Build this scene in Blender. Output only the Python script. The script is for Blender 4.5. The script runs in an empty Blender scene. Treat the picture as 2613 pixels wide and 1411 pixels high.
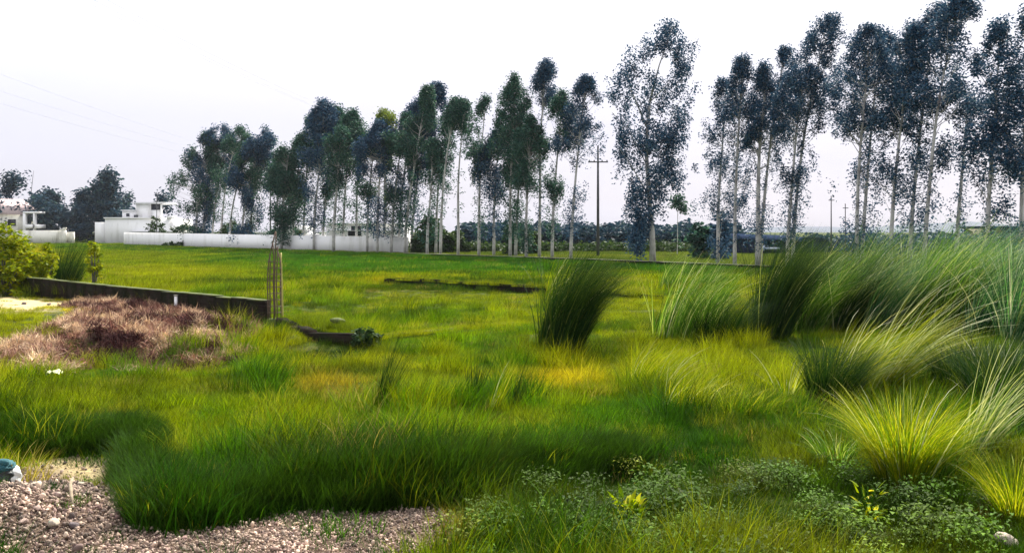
import bpy, math, random
import numpy as np
PI = math.pi
rad = math.radians
RS = np.random.RandomState
scene = bpy.context.scene
C = scene.collection

# ------------------------------------------------------------------ camera
CAMH = 2.6
FOC = 2263.0            # focal length in photo pixels
CX, HY = 1306.5, 590.0  # optical column and horizon row in the photo
cam_d = bpy.data.cameras.new('camera')
cam = bpy.data.objects.new('camera', cam_d); C.objects.link(cam)
cam.location = (0, 0, CAMH); cam.rotation_euler = (rad(90), 0, 0)
cam_d.sensor_width = 36; cam_d.lens = FOC/2613*36
cam_d.shift_y = -(705.5-HY)/2613
cam_d.clip_start = 0.1; cam_d.clip_end = 6000
scene.camera = cam

# ------------------------------------------------------------------ light
SUN_EL, SUN_AZ = 45, 24      # sun stands ahead of the camera, a little to the right
world = bpy.data.worlds.new('World'); scene.world = world; world.use_nodes = True
nt = world.node_tree; nt.nodes.clear()
wo = nt.nodes.new('ShaderNodeOutputWorld'); bg = nt.nodes.new('ShaderNodeBackground')
sky = nt.nodes.new('ShaderNodeTexSky'); sky.sky_type = 'NISHITA'; sky.sun_disc = False
sky.sun_elevation = rad(SUN_EL); sky.sun_rotation = rad(SUN_AZ)
sky.dust_density = 3
tc = nt.nodes.new('ShaderNodeTexCoord')
mp = nt.nodes.new('ShaderNodeMapping'); mp.inputs['Scale'].default_value = (1, 1, 3.5)
nz = nt.nodes.new('ShaderNodeTexNoise'); nz.inputs['Scale'].default_value = 1.6; nz.inputs['Detail'].default_value = 5
nr = nt.nodes.new('ShaderNodeMapRange'); nr.inputs['From Min'].default_value = .3; nr.inputs['From Max'].default_value = .7
nr.inputs['To Min'].default_value = .72; nr.inputs['To Max'].default_value = .97
sx = nt.nodes.new('ShaderNodeSeparateXYZ')
cr = nt.nodes.new('ShaderNodeValToRGB')
cr.color_ramp.elements[0].position = 0.0; cr.color_ramp.elements[0].color = (.52, .51, .60, 1)
cr.color_ramp.elements[1].position = 0.34; cr.color_ramp.elements[1].color = (.96, .96, 1, 1)
e_ = cr.color_ramp.elements.new(.12); e_.color = (.60, .59, .68, 1)
sc = nt.nodes.new('ShaderNodeVectorMath'); sc.operation = 'SCALE'; sc.inputs['Scale'].default_value = 9.0
mx = nt.nodes.new('ShaderNodeMixRGB')
L = nt.links.new
L(tc.outputs['Generated'], mp.inputs['Vector']); L(mp.outputs[0], nz.inputs['Vector'])
L(nz.outputs['Fac'], nr.inputs['Value']); L(nr.outputs[0], mx.inputs['Fac'])
L(tc.outputs['Generated'], sx.inputs[0]); L(sx.outputs['Z'], cr.inputs['Fac'])
L(cr.outputs['Color'], sc.inputs[0]); L(sky.outputs[0], mx.inputs['Color1']); L(sc.outputs[0], mx.inputs['Color2'])
L(mx.outputs[0], bg.inputs['Color']); bg.inputs['Strength'].default_value = 0.075
L(bg.outputs[0], wo.inputs['Surface'])
sd = bpy.data.lights.new('sun', 'SUN'); sd.energy = 5.0; sd.angle = rad(2.0); sd.color = (1, .95, .84)
sun = bpy.data.objects.new('sun', sd); C.objects.link(sun)
sun.rotation_euler = (rad(90-SUN_EL), 0, rad(180-SUN_AZ)+0)
scene.view_settings.view_transform = 'Standard'; scene.view_settings.look = 'None'
scene.view_settings.exposure = 1.2; scene.view_settings.gamma = 1
scene.render.engine = 'CYCLES'
scene.cycles.max_bounces = 6; scene.cycles.transparent_max_bounces = 8

# ------------------------------------------------------------------ helpers
def G(xs, ys, z=0.0):
    "photo pixel -> point on level ground of height z"
    d = (CAMH-z)*FOC/(ys-HY)
    return np.array([(xs-CX)/FOC*d, d, z])
def W(xs, ys, d):
    return np.array([(xs-CX)/FOC*d, d, CAMH-(ys-HY)/FOC*d])
def hash2(ix, iy, s):
    h = (ix.astype(np.int64)*374761393 + iy.astype(np.int64)*668265263 + s*974711) & 0x7fffffff
    h = ((h ^ (h >> 13))*1274126177) & 0x7fffffff
    return ((h ^ (h >> 16)) & 0xffff)/65535.0
def vnoise(x, y, s=0):
    x = np.asarray(x, float); y = np.asarray(y, float)
    ix = np.floor(x); iy = np.floor(y); fx = x-ix; fy = y-iy
    fx = fx*fx*(3-2*fx); fy = fy*fy*(3-2*fy)
    a = hash2(ix, iy, s); b = hash2(ix+1, iy, s); c = hash2(ix, iy+1, s); d = hash2(ix+1, iy+1, s)
    return (a*(1-fx)+b*fx)*(1-fy)+(c*(1-fx)+d*fx)*fy
def fbm(x, y, s=0, o=4):
    r = 0; a = .5; t = 0
    for k in range(o):
        r = r + a*vnoise(x*2**k+k*17.3, y*2**k+k*9.1, s+k); t += a; a *= .5
    return r/t
def tag(o, label=None, cat=None, group=None, kind=None):
    if label: o['label'] = label
    if cat: o['category'] = cat
    if group: o['group'] = group
    if kind: o['kind'] = kind
    return o
def thing(name, label, cat, loc=(0, 0, 0), group=None):
    o = bpy.data.objects.new(name, None); C.objects.link(o); o.location = tuple(loc)
    o.empty_display_size = .2
    return tag(o, label, cat, group)
def raw_mesh(name, V, Q, mat=None, attrs=None, smooth=False):
    """V (n,3); Q list of (m,k) index arrays"""
    me = bpy.data.meshes.new(name)
    V = np.asarray(V, np.float32)
    if not (isinstance(Q, list) and isinstance(Q[0], np.ndarray)): Q = [np.asarray(Q, np.int32)]
    Q = [np.asarray(q, np.int32) for q in Q if len(q)]
    me.vertices.add(len(V)); me.vertices.foreach_set('co', V.ravel())
    nl = sum(q.size for q in Q); npoly = sum(len(q) for q in Q)
    me.loops.add(nl); me.loops.foreach_set('vertex_index', np.concatenate([q.ravel() for q in Q]))
    tot = np.concatenate([np.full(len(q), q.shape[1], np.int32) for q in Q])
    st = np.concatenate([[0], np.cumsum(tot)[:-1]]).astype(np.int32)
    me.polygons.add(npoly); me.polygons.foreach_set('loop_start', st); me.polygons.foreach_set('loop_total', tot)
    if smooth: me.polygons.foreach_set('use_smooth', np.ones(npoly, bool))
    me.update(calc_edges=True)
    for k, (dom, typ, arr) in (attrs or {}).items():
        a = me.attributes.new(k, typ, dom)
        arr = np.asarray(arr, np.float32)
        a.data.foreach_set({'FLOAT': 'value', 'FLOAT_COLOR': 'color', 'FLOAT_VECTOR': 'vector'}[typ], arr.ravel())
    if mat: me.materials.append(mat)
    return me
def link(name, me, parent=None):
    o = bpy.data.objects.new(name, me); C.objects.link(o)
    if parent: o.parent = parent
    return o
class MB:
    "collects simple solids into one mesh"
    def __init__(s): s.V = []; s.Q = []; s.T = []; s.n = 0
    def add(s, v, q=(), t=()):
        s.V.append(np.asarray(v, float))
        if len(q): s.Q.append(np.asarray(q)+s.n)
        if len(t): s.T.append(np.asarray(t)+s.n)
        s.n += len(v)
    def box(s, x0, y0, z0, x1, y1, z1):
        v = [(x, y, z) for z in (z0, z1) for y in (y0, y1) for x in (x0, x1)]
        s.add(v, [(0, 2, 3, 1), (4, 5, 7, 6), (0, 1, 5, 4), (2, 6, 7, 3), (0, 4, 6, 2), (1, 3, 7, 5)])
    def obox(s, a, b, w, z0a, z1a, z0b, z1b):
        "wall from a to b (xy), thickness w"
        a = np.array(a[:2], float); b = np.array(b[:2], float); d = b-a; d /= np.linalg.norm(d); n = np.array([-d[1], d[0]])*w/2
        v = []
        for (p, z0, z1) in ((a, z0a, z1a), (b, z0b, z1b)):
            for m in (-1, 1):
                for z in (z0, z1): v.append((*(p+n*m), z))
        s.add(v, [(0, 1, 3, 2), (4, 6, 7, 5), (0, 4, 5, 1), (2, 3, 7, 6), (1, 5, 7, 3), (0, 2, 6, 4)])
    def tube(s, P, R, k=6, cap=True):
        P = np.asarray(P, float); n = len(P)
        R = np.broadcast_to(np.asarray(R, float), (n,))
        T = np.gradient(P, axis=0); T /= np.linalg.norm(T, axis=1)[:, None]+1e-9
        up = np.array([0, 0, 1.]) if abs(T[0][2]) < .9 else np.array([0, 1., 0])
        A = np.cross(T, up); A /= np.linalg.norm(A, axis=1)[:, None]+1e-9; B = np.cross(T, A)
        an = np.arange(k)/k*2*PI
        v = P[:, None]+R[:, None, None]*(A[:, None]*np.cos(an)[None, :, None]+B[:, None]*np.sin(an)[None, :, None])
        v = v.reshape(-1, 3); q = []
        for i in range(n-1):
            for j in range(k):
                a = i*k+j; b = i*k+(j+1) % k; q.append((a, b, b+k, a+k))
        t = []
        if cap:
            v = np.vstack([v, P[0], P[-1]]); m = n*k
            for j in range(k):
                t.append((m, (j+1) % k, j)); t.append((m+1, (n-1)*k+j, (n-1)*k+(j+1) % k))
        s.add(v, q, t)
    def blob(s, c, r, seed=0, rough=.25, sub=2):
        V, T = ico(sub); rs = RS(seed)
        d = rs.normal(size=(6, 3)); d /= np.linalg.norm(d, axis=1)[:, None]
        f = 1+rough*sum(np.abs(V@d[i])*(rs.rand()-.6) for i in range(6))
        s.add(np.asarray(c)+V*f[:, None]*np.asarray(r), (), T)
    def build(s, name, mat, parent=None, smooth=False):
        Q = []
        if s.Q: Q.append(np.vstack(s.Q))
        if s.T: Q.append(np.vstack(s.T))
        return link(name, raw_mesh(name, np.vstack(s.V), Q, mat, smooth=smooth), parent)
_ico = {}
def ico(sub):
    if sub in _ico: return _ico[sub]
    import bmesh
    bm = bmesh.new(); bmesh.ops.create_icosphere(bm, subdivisions=sub, radius=1)
    V = np.array([v.co[:] for v in bm.verts]); T = np.array([[v.index for v in f.verts] for f in bm.faces]); bm.free()
    _ico[sub] = (V, T); return V, T

# ------------------------------------------------------------------ materials
def newmat(name):
    m = bpy.data.materials.new(name); m.use_nodes = True
    n = m.node_tree; n.nodes.clear(); o = n.nodes.new('ShaderNodeOutputMaterial')
    return m, n, o
def ramp(n, stops):
    r = n.nodes.new('ShaderNodeValToRGB'); e = r.color_ramp.elements
    while len(e) < len(stops): e.new(.5)
    for k, (p, c) in enumerate(stops): e[k].position = p; e[k].color = (*c, 1)
    return r
def foliage_shader(n, o, col, trans=.35, rough=.55, tint=(1.15, 1.1, .5)):
    l = n.links.new
    p = n.nodes.new('ShaderNodeBsdfPrincipled'); p.inputs['Roughness'].default_value = rough
    p.inputs['Specular IOR Level'].default_value = .06
    t = n.nodes.new('ShaderNodeBsdfTranslucent'); m = n.nodes.new('ShaderNodeMixShader'); m.inputs[0].default_value = trans
    v = n.nodes.new('ShaderNodeMixRGB'); v.blend_type = 'MULTIPLY'; v.inputs[0].default_value = 1; v.inputs[2].default_value = (*tint, 1)
    l(col, p.inputs['Base Color']); l(col, v.inputs[1]); l(v.outputs[0], t.inputs['Color'])
    l(p.outputs[0], m.inputs[1]); l(t.outputs[0], m.inputs[2]); l(m.outputs[0], o.inputs['Surface'])
def blade_mat(name, stops, trans=.35, tint=(1.15, 1.1, .5)):
    "colour picked per blade from a ramp by the attribute rnd"
    m, n, o = newmat(name)
    a = n.nodes.new('ShaderNodeAttribute'); a.attribute_name = 'rnd'
    r = ramp(n, stops); n.links.new(a.outputs['Fac'], r.inputs['Fac'])
    foliage_shader(n, o, r.outputs['Color'], trans, tint=tint); return m
def inst_mat(name, trans=.35, tint=(1.15, 1.1, .5), spread=(.35, 1.9), rough=.7):
    "colour from the instance, varied per blade"
    m, n, o = newmat(name); l = n.links.new
    a = n.nodes.new('ShaderNodeAttribute'); a.attribute_type = 'INSTANCER'; a.attribute_name = 'col'
    b = n.nodes.new('ShaderNodeAttribute'); b.attribute_name = 'rnd'
    mr = n.nodes.new('ShaderNodeMapRange'); mr.inputs['To Min'].default_value = spread[0]; mr.inputs['To Max'].default_value = spread[1]
    l(b.outputs['Fac'], mr.inputs['Value'])
    v = n.nodes.new('ShaderNodeVectorMath'); v.operation = 'SCALE'
    l(a.outputs['Color'], v.inputs[0]); l(mr.outputs[0], v.inputs['Scale'])
    if trans > 0: foliage_shader(n, o, v.outputs[0], trans, tint=tint, rough=rough)
    else:
        p = n.nodes.new('ShaderNodeBsdfPrincipled'); p.inputs['Roughness'].default_value = .85
        l(v.outputs[0], p.inputs['Base Color']); l(p.outputs[0], o.inputs['Surface'])
    return m
def surf(name, c1, c2, scale=3, rough=.85, bump=.3, detail=6, stain=None, metallic=0, bscale=None):
    m, n, o = newmat(name); l = n.links.new
    tc = n.nodes.new('ShaderNodeTexCoord')
    nz = n.nodes.new('ShaderNodeTexNoise'); nz.inputs['Scale'].default_value = scale; nz.inputs['Detail'].default_value = detail
    nz.inputs['Roughness'].default_value = .65
    l(tc.outputs['Object'], nz.inputs['Vector'])
    r = ramp(n, [(.3, c1), (.7, c2)]); l(nz.outputs['Fac'], r.inputs['Fac']); col = r.outputs['Color']
    if stain:
        n2 = n.nodes.new('ShaderNodeTexNoise'); n2.inputs['Scale'].default_value = stain[1]; n2.inputs['Detail'].default_value = 5
        mp = n.nodes.new('ShaderNodeMapping'); mp.inputs['Scale'].default_value = (1, 1, .35)
        l(tc.outputs['Object'], mp.inputs[0]); l(mp.outputs[0], n2.inputs['Vector'])
        r2 = ramp(n, [(.52, (0, 0, 0)), (.68, (1, 1, 1))]); l(n2.outputs['Fac'], r2.inputs['Fac'])
        mx = n.nodes.new('ShaderNodeMixRGB'); mx.inputs[2].default_value = (*stain[0], 1)
        l(r2.outputs['Color'], mx.inputs[0]); l(col, mx.inputs[1]); col = mx.outputs[0]
    p = n.nodes.new('ShaderNodeBsdfPrincipled'); p.inputs['Roughness'].default_value = rough; p.inputs['Metallic'].default_value = metallic
    l(col, p.inputs['Base Color'])
    if bump:
        nb = n.nodes.new('ShaderNodeTexNoise'); nb.inputs['Scale'].default_value = bscale or scale*6; nb.inputs['Detail'].default_value = 6
        l(tc.outputs['Object'], nb.inputs['Vector'])
        b = n.nodes.new('ShaderNodeBump'); b.inputs['Strength'].default_value = bump; b.inputs['Distance'].default_value = .05
        l(nb.outputs['Fac'], b.inputs['Height']); l(b.outputs[0], p.inputs['Normal'])
    l(p.outputs[0], o.inputs['Surface']); return m
def brick_mat(name, c1, c2, mortar, scale=1.0):
    m, n, o = newmat(name); l = n.links.new
    tc = n.nodes.new('ShaderNodeTexCoord'); sp = n.nodes.new('ShaderNodeSeparateXYZ'); cb = n.nodes.new('ShaderNodeCombineXYZ')
    ad = n.nodes.new('ShaderNodeMath'); ad.operation = 'ADD'
    l(tc.outputs['Object'], sp.inputs[0]); l(sp.outputs['X'], ad.inputs[0]); l(sp.outputs['Y'], ad.inputs[1])
    l(ad.outputs[0], cb.inputs['X']); l(sp.outputs['Z'], cb.inputs['Y'])
    b = n.nodes.new('ShaderNodeTexBrick'); b.inputs['Scale'].default_value = 1
    b.inputs['Brick Width'].default_value = .24*scale; b.inputs['Row Height'].default_value = .085*scale; b.inputs['Mortar Size'].default_value = .012
    b.inputs['Color1'].default_value = (*c1, 1); b.inputs['Color2'].default_value = (*c2, 1); b.inputs['Mortar'].default_value = (*mortar, 1)
    l(cb.outputs[0], b.inputs['Vector'])
    nz = n.nodes.new('ShaderNodeTexNoise'); nz.inputs['Scale'].default_value = 2.5; nz.inputs['Detail'].default_value = 8
    l(tc.outputs['Object'], nz.inputs['Vector'])
    r = ramp(n, [(.40, (0, 0, 0)), (.62, (1, 1, 1))]); l(nz.outputs['Fac'], r.inputs['Fac'])
    mx = n.nodes.new('ShaderNodeMixRGB'); mx.inputs[2].default_value = (.010, .012, .006, 1)
    l(r.outputs['Color'], mx.inputs[0]); l(b.outputs['Color'], mx.inputs[1])
    p = n.nodes.new('ShaderNodeBsdfPrincipled'); p.inputs['Roughness'].default_value = .9; p.inputs['Specular IOR Level'].default_value = .02
    l(mx.outputs[0], p.inputs['Base Color'])
    bp = n.nodes.new('ShaderNodeBump'); bp.inputs['Strength'].default_value = .6; bp.inputs['Distance'].default_value = .02
    l(b.outputs['Fac'], bp.inputs['Height']); bp.invert = True; l(bp.outputs[0], p.inputs['Normal'])
    l(p.outputs[0], o.inputs['Surface']); return m

M = {}
M['white'] = surf('white_paint', (.84, .83, .84), (.9, .89, .9), .5, .8, .1, stain=((.72, .71, .70), .8))
M['cream'] = surf('cream_paint', (.74, .72, .64), (.84, .82, .74), .5, .8, .1, stain=((.52, .5, .42), .7))
M['pinkish'] = surf('pinkish_roof', (.50, .38, .38), (.62, .5, .5), 2, .8, .2)
M['roof'] = surf('pale_roof', (.62, .62, .66), (.74, .74, .76), .8, .7, .1)
M['dark'] = surf('dark_opening_and_shade', (.008, .01, .02), (.015, .018, .03), 2, .5, 0)
M['shed'] = surf('dark_blue_sheet', (.012, .018, .035), (.022, .035, .07), 1.5, 1, 0)
M['shed'].node_tree.nodes['Principled BSDF'].inputs['Specular IOR Level'].default_value = 0
M['shed_'] = surf('dark_blue_sheet', (.012, .018, .035), (.022, .035, .07), 1.5, .6, .1)
M['pale_blue'] = surf('pale_blue_sheet', (.30, .36, .5), (.42, .48, .6), 1, .5, .1)
M['concrete'] = surf('concrete', (.22, .21, .17), (.36, .34, .28), 4, .9, .4, stain=((.08, .09, .03), 3))
M['brick'] = brick_mat('mossy_brick', (.024, .016, .013), (.012, .009, .008), (.022, .019, .015))
M['mossc'] = surf('mossy_concrete', (.04, .06, .006), (.10, .12, .015), 3, .9, .4, stain=((.03, .04, .012), 2))
M['deadw'] = surf('dead_wood', (.16, .12, .08), (.30, .24, .16), 9, .9, .4)
M['steel'] = surf('rusty_steel', (.06, .032, .02), (.10, .06, .04), 12, .8, .2)
M['bamboo'] = surf('dry_bamboo', (.32, .27, .06), (.42, .38, .12), 6, .7, .2)
M['pole'] = surf('grey_pole', (.05, .05, .06), (.10, .10, .11), 3, .8, .2)
M['wire'] = surf('wire', (.42, .43, .46), (.5, .5, .54), 1, .6, 0)
M['bark'] = surf('eucalyptus_bark', (.30, .29, .29), (.58, .56, .54), 2.2, .85, .3, stain=((.14, .12, .13), 1.6))
M['bark_dark'] = surf('dark_bark', (.05, .045, .05), (.10, .09, .09), 2.2, .85, .3)

# ------------------------------------------------------------------ terrain
def pix(x, y):
    "photo pixel of level-ground point (design aid for laying out patches)"
    y = np.maximum(y, 1.0)
    return CX+x/y*FOC, HY+CAMH/y*FOC
def ell(x, y, px, py, rx, ry, soft=.35):
    u, v = pix(x, y)
    d = np.sqrt(((u-px)/rx)**2+((v-py)/ry)**2)
    d = d+(fbm(x*1.3, y*1.3, 5)-.5)*.55
    return np.clip((1+soft-d)/(2*soft), 0, 1)
def bump_at(x, y, cx, cy, rx, ry, h):
    d = ((x-cx)/rx)**2+((y-cy)/ry)**2
    return h*np.exp(-d)
def gravel_mask(x, y):
    q_, _ = bank(x, y); q_ = q_+(fbm(x*5, y*5, 78, 3)-.5)*.5
    g_ = np.clip((.02-q_)/.08, 0, 1)*np.clip((-.55-x+.5*(fbm(x*3, y*3, 77)-.5))/.2, 0, 1)
    return np.minimum(g_, np.maximum(ell(x, y, 50, 1350, 260, 150, .15), (x > -3.6)*1.0))
def sand_mask(x, y):
    a = np.maximum(ell(x, y, 40, 782, 150, 40, .3), ell(x, y, 230, 1190, 170, 50, .25))
    return np.maximum(a, ell(x, y, 320, 1235, 70, 75, .3))
def straw_mask(x, y):
    a = np.maximum(ell(x, y, 385, 872, 225, 70, .25), ell(x, y, 110, 930, 110, 34, .3))
    return np.maximum(a, ell(x, y, 300, 800, 110, 28, .3))
BX = [-9, -6.4, -4.55, -4.3, -3.95, -3.3, -2.9, -2.5, -2.1, -1.1, -.6, 0, .7, 1.6, 9]
BY = [10.6, 10.4, 10.3, 10.1, 9.2, 7.9, 7.5, 7.85, 8.2, 8.4, 8.45, 9.1, 9.7, 10.4, 11]
BA = [.0, .12, .14, .14, .15, .17, .20, .23, .25, .26, .25, .20, .12, 0, 0]
def bank(x, y):
    "dip of the bank front: distance behind its foot, and its height"
    yf = np.interp(x, BX, BY)+(fbm(x*2.2, y*0+3, 14, 3)-.5)*.35
    return y-yf, np.interp(x, BX, BA)
def height(x, y):
    x = np.asarray(x, float); y = np.asarray(y, float)
    near = np.clip((60-y)/40, 0, 1)
    h = (fbm(x*.35, y*.35, 11)-.5)*.22*near + (fbm(x*1.6, y*1.6, 21)-.5)*.07*near
    h = h+bump_at(x, y, -4.6, 7.6, .9, .9, .34)          # gravel pile, lower left
    h = h+bump_at(x, y, -2.2, 6.7, 1.4, 1.1, .16)        # gravel at the bottom edge
    h = h+bump_at(x, y, -8.2, 20.2, 2.8, 2.0, .42)       # heap of cut weeds
    q_, a_ = bank(x, y); f_ = np.clip(q_/(.35+.5*vnoise(x*1.1, y*0, 15)), 0, 1); h = h+a_*f_*f_*(3-2*f_)*np.exp(-np.maximum(q_, 0)/4)       # grassy hump behind the gravel
    h = h+bump_at(x, y, -5.6, 12.2, 2.6, 1.3, .20)
    h = h+bump_at(x, y, -15, 26, 5, 4, .30)              # rise by the far end of the brick wall
    h = h+bump_at(x, y, 4.5, 9.4, 2.2, 1.4, .10)
    h = h-bump_at(x, y, 1.3, 9.5, 1.2, .7, .22)          # hollow
    h = h-bump_at(x, y, -5.2, 19.2, 1.0, .8, .18)
    h = h+straw_mask(x, y)*(fbm(x*1.5, y*1.5, 91, 3)-.5)*.75*near
    h = h+np.clip((5.2-y)/3, 0, 1)**2*.9
    return h
def axis(n, near, far, c=0):
    u = np.linspace(-1, 1, n); k = math.asinh(far/near)
    return c+near*np.sinh(u*k)
gx = axis(520, 7, 2500); gy = axis(640, 9, 2500, 13)
X, Y = np.meshgrid(gx, gy); Z = height(X, Y)
V = np.stack([X, Y, Z], -1).reshape(-1, 3)
ny, nx = X.shape
I = (np.arange(ny-1)[:, None]*nx+np.arange(nx-1)).ravel()
Q = np.stack([I, I+1, I+nx+1, I+nx], -1)
u_, v_ = pix(X, Y)
front = (Y > 3)
zero = np.zeros(X.size)
gm, n, o = newmat('ground_soil'); l = n.links.new
tc = n.nodes.new('ShaderNodeTexCoord')
def att(nm):
    a = n.nodes.new('ShaderNodeAttribute'); a.attribute_name = nm; return a.outputs['Fac']
def noise(sc_, det=6):
    a = n.nodes.new('ShaderNodeTexNoise'); a.inputs['Scale'].default_value = sc_; a.inputs['Detail'].default_value = det
    l(tc.outputs['Object'], a.inputs['Vector']); return a.outputs['Fac']
r0 = ramp(n, [(.3, (.020, .032, .006)), (.5, (.05, .07, .012)), (.7, (.075, .075, .022))]); l(noise(.9), r0.inputs['Fac'])
rs_ = ramp(n, [(.3, (.34, .26, .13)), (.7, (.55, .46, .26))]); l(noise(2.5), rs_.inputs['Fac'])
rg_ = ramp(n, [(.3, (.05, .032, .026)), (.7, (.14, .10, .075))]); l(noise(9), rg_.inputs['Fac'])
rw_ = ramp(n, [(.3, (.06, .035, .028)), (.7, (.16, .10, .07))]); l(noise(7), rw_.inputs['Fac'])
col = r0.outputs['Color']
for nm, rr in (('sand', rs_), ('gravel', rg_), ('straw', rw_)):
    mx = n.nodes.new('ShaderNodeMixRGB'); l(att(nm), mx.inputs[0]); l(col, mx.inputs[1]); l(rr.outputs['Color'], mx.inputs[2]); col = mx.outputs[0]
p = n.nodes.new('ShaderNodeBsdfPrincipled'); p.inputs['Roughness'].default_value = .95; p.inputs['Specular IOR Level'].default_value = .03; l(col, p.inputs['Base Color'])
b = n.nodes.new('ShaderNodeBump'); b.inputs['Distance'].default_value = .05; b.inputs['Strength'].default_value = .7
l(noise(14, 8), b.inputs['Height']); l(b.outputs[0], p.inputs['Normal']); l(p.outputs[0], o.inputs['Surface'])
me = raw_mesh('ground', V, Q, gm, {
    'sand': ('POINT', 'FLOAT', np.where(front, sand_mask(X, Y), 0)),
    'gravel': ('POINT', 'FLOAT', np.where(front, gravel_mask(X, Y), 0)),
    'straw': ('POINT', 'FLOAT', np.where(front, straw_mask(X, Y), 0))}, smooth=True)
tag(link('ground', me), kind='structure')

# ------------------------------------------------------------------ scatter by geometry nodes (stuff only)
def scatter(name, P, rot, scl, idx, col, sources, label, cat, kind='stuff'):
    cl = bpy.data.collections.new(name+'_kinds')
    for k, me in enumerate(sources):
        o = bpy.data.objects.new('%s_kind_%02d' % (name, k), me); cl.objects.link(o)
    me = bpy.data.meshes.new(name); n = len(P)
    me.vertices.add(n); me.vertices.foreach_set('co', np.asarray(P, np.float32).ravel())
    def at(nm, t, arr, key):
        a = me.attributes.new(nm, t, 'POINT'); a.data.foreach_set(key, arr)
    at('rot', 'FLOAT_VECTOR', np.asarray(rot, np.float32).ravel(), 'vector')
    at('scl', 'FLOAT_VECTOR', np.asarray(scl, np.float32).ravel(), 'vector')
    at('idx', 'INT', np.asarray(idx, np.int32), 'value')
    c4 = np.ones((n, 4), np.float32); c4[:, :3] = col
    at('col', 'FLOAT_COLOR', c4.ravel(), 'color')
    for s in sources:
        for m in s.materials:
            if m.name not in [q.name for q in me.materials]: me.materials.append(m)
    ob = link(name, me); tag(ob, label, cat, kind=kind)
    g = bpy.data.node_groups.new(name, 'GeometryNodeTree')
    g.interface.new_socket('Geometry', in_out='INPUT', socket_type='NodeSocketGeometry')
    g.interface.new_socket('Geometry', in_out='OUTPUT', socket_type='NodeSocketGeometry')
    gi = g.nodes.new('NodeGroupInput'); go = g.nodes.new('NodeGroupOutput')
    ci = g.nodes.new('GeometryNodeCollectionInfo'); ci.inputs['Collection'].default_value = cl
    ci.inputs['Separate Children'].default_value = True; ci.inputs['Reset Children'].default_value = True
    ip = g.nodes.new('GeometryNodeInstanceOnPoints'); ip.inputs['Pick Instance'].default_value = True
    def na(nm, t):
        a = g.nodes.new('GeometryNodeInputNamedAttribute'); a.data_type = t; a.inputs['Name'].default_value = nm
        return [q for q in a.outputs if q.enabled and q.name == 'Attribute'][0]
    k = g.links.new
    k(gi.outputs[0], ip.inputs['Points']); k(ci.outputs[0], ip.inputs['Instance'])
    k(na('idx', 'INT'), ip.inputs['Instance Index'])
    er = g.nodes.new('FunctionNodeEulerToRotation'); k(na('rot', 'FLOAT_VECTOR'), er.inputs[0]); k(er.outputs[0], ip.inputs['Rotation'])
    k(na('scl', 'FLOAT_VECTOR'), ip.inputs['Scale']); k(ip.outputs[0], go.inputs[0])
    md = ob.modifiers.new('scatter', 'NODES'); md.node_group = g
    return ob

def blades(rs, base, L_, th0, bend, phi, width, S=3, face=None):
    """strips: base (n,3), length, start tilt from vertical, added tilt at tip, azimuth of bending"""
    n = len(base); t = np.linspace(0, 1, S+1)
    th = th0[:, None]+bend[:, None]*t[None]**1.3
    dx = np.sin(th); dz = np.cos(th)
    hx = np.concatenate([np.zeros((n, 1)), np.cumsum((dx[:, 1:]+dx[:, :-1])/2, 1)/S], 1)*L_[:, None]
    hz = np.concatenate([np.zeros((n, 1)), np.cumsum((dz[:, 1:]+dz[:, :-1])/2, 1)/S], 1)*L_[:, None]
    Pp = base[:, None]+np.stack([hx*np.cos(phi)[:, None], hx*np.sin(phi)[:, None], hz], -1)
    if face is None: face = phi+PI/2+rs.normal(0, .7, n)
    wd = np.stack([np.cos(face), np.sin(face), np.zeros(n)], -1)
    w = width[:, None]*np.array([.75, 1, .8, .55, .45, .35, .3, .25, .2])[np.minimum((np.linspace(0, 8, S+1)).astype(int), 8)][None]*np.where(t > .99, .15, 1)[None]
    A = Pp-wd[:, None]*w[..., None]/2; B = Pp+wd[:, None]*w[..., None]/2
    V = np.stack([A, B], 2).reshape(-1, 3)
    i = (np.arange(n)[:, None]*(2*(S+1))+np.arange(S)*2).ravel()
    Q = np.stack([i, i+1, i+3, i+2], -1)
    rnd = np.repeat(rs.rand(n), 2*(S+1))
    return V, Q, rnd
def tuft(name, seed, n, radius, L_, th, bend, wind, width, mat, S=3):
    rs = RS(seed); a = rs.rand(n)*2*PI; r = radius*np.sqrt(rs.rand(n))
    base = np.stack([r*np.cos(a), r*np.sin(a), np.full(n, -.03)], -1)
    dx = np.cos(a)*.6+wind+rs.normal(0, .8, n); dy = np.sin(a)*.6+rs.normal(0, .8, n)
    V, Q, rnd = blades(rs, base, L_*rs.uniform(.55, 1.1, n), rs.uniform(0, th, n), rs.uniform(.3, 1, n)*bend, np.arctan2(dy, dx), width*rs.uniform(.6, 1.3, n), S)
    return raw_mesh(name, V, Q, mat, {'rnd': ('POINT', 'FLOAT', rnd)})
M['grass'] = inst_mat('field_grass', .35)
M['weed'] = inst_mat('weed_leaf', .25, spread=(.5, 1.6))
src_near = [tuft('short_grass', 10+k, 130, .24, .17, .6, 1.1, .25, .008, M['grass']) for k in range(4)]
src_near += [tuft('tall_grass', 20+k, 120, .22, .36, .5, 1.3, .5, .008, M['grass'], 4) for k in range(4)]
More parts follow.
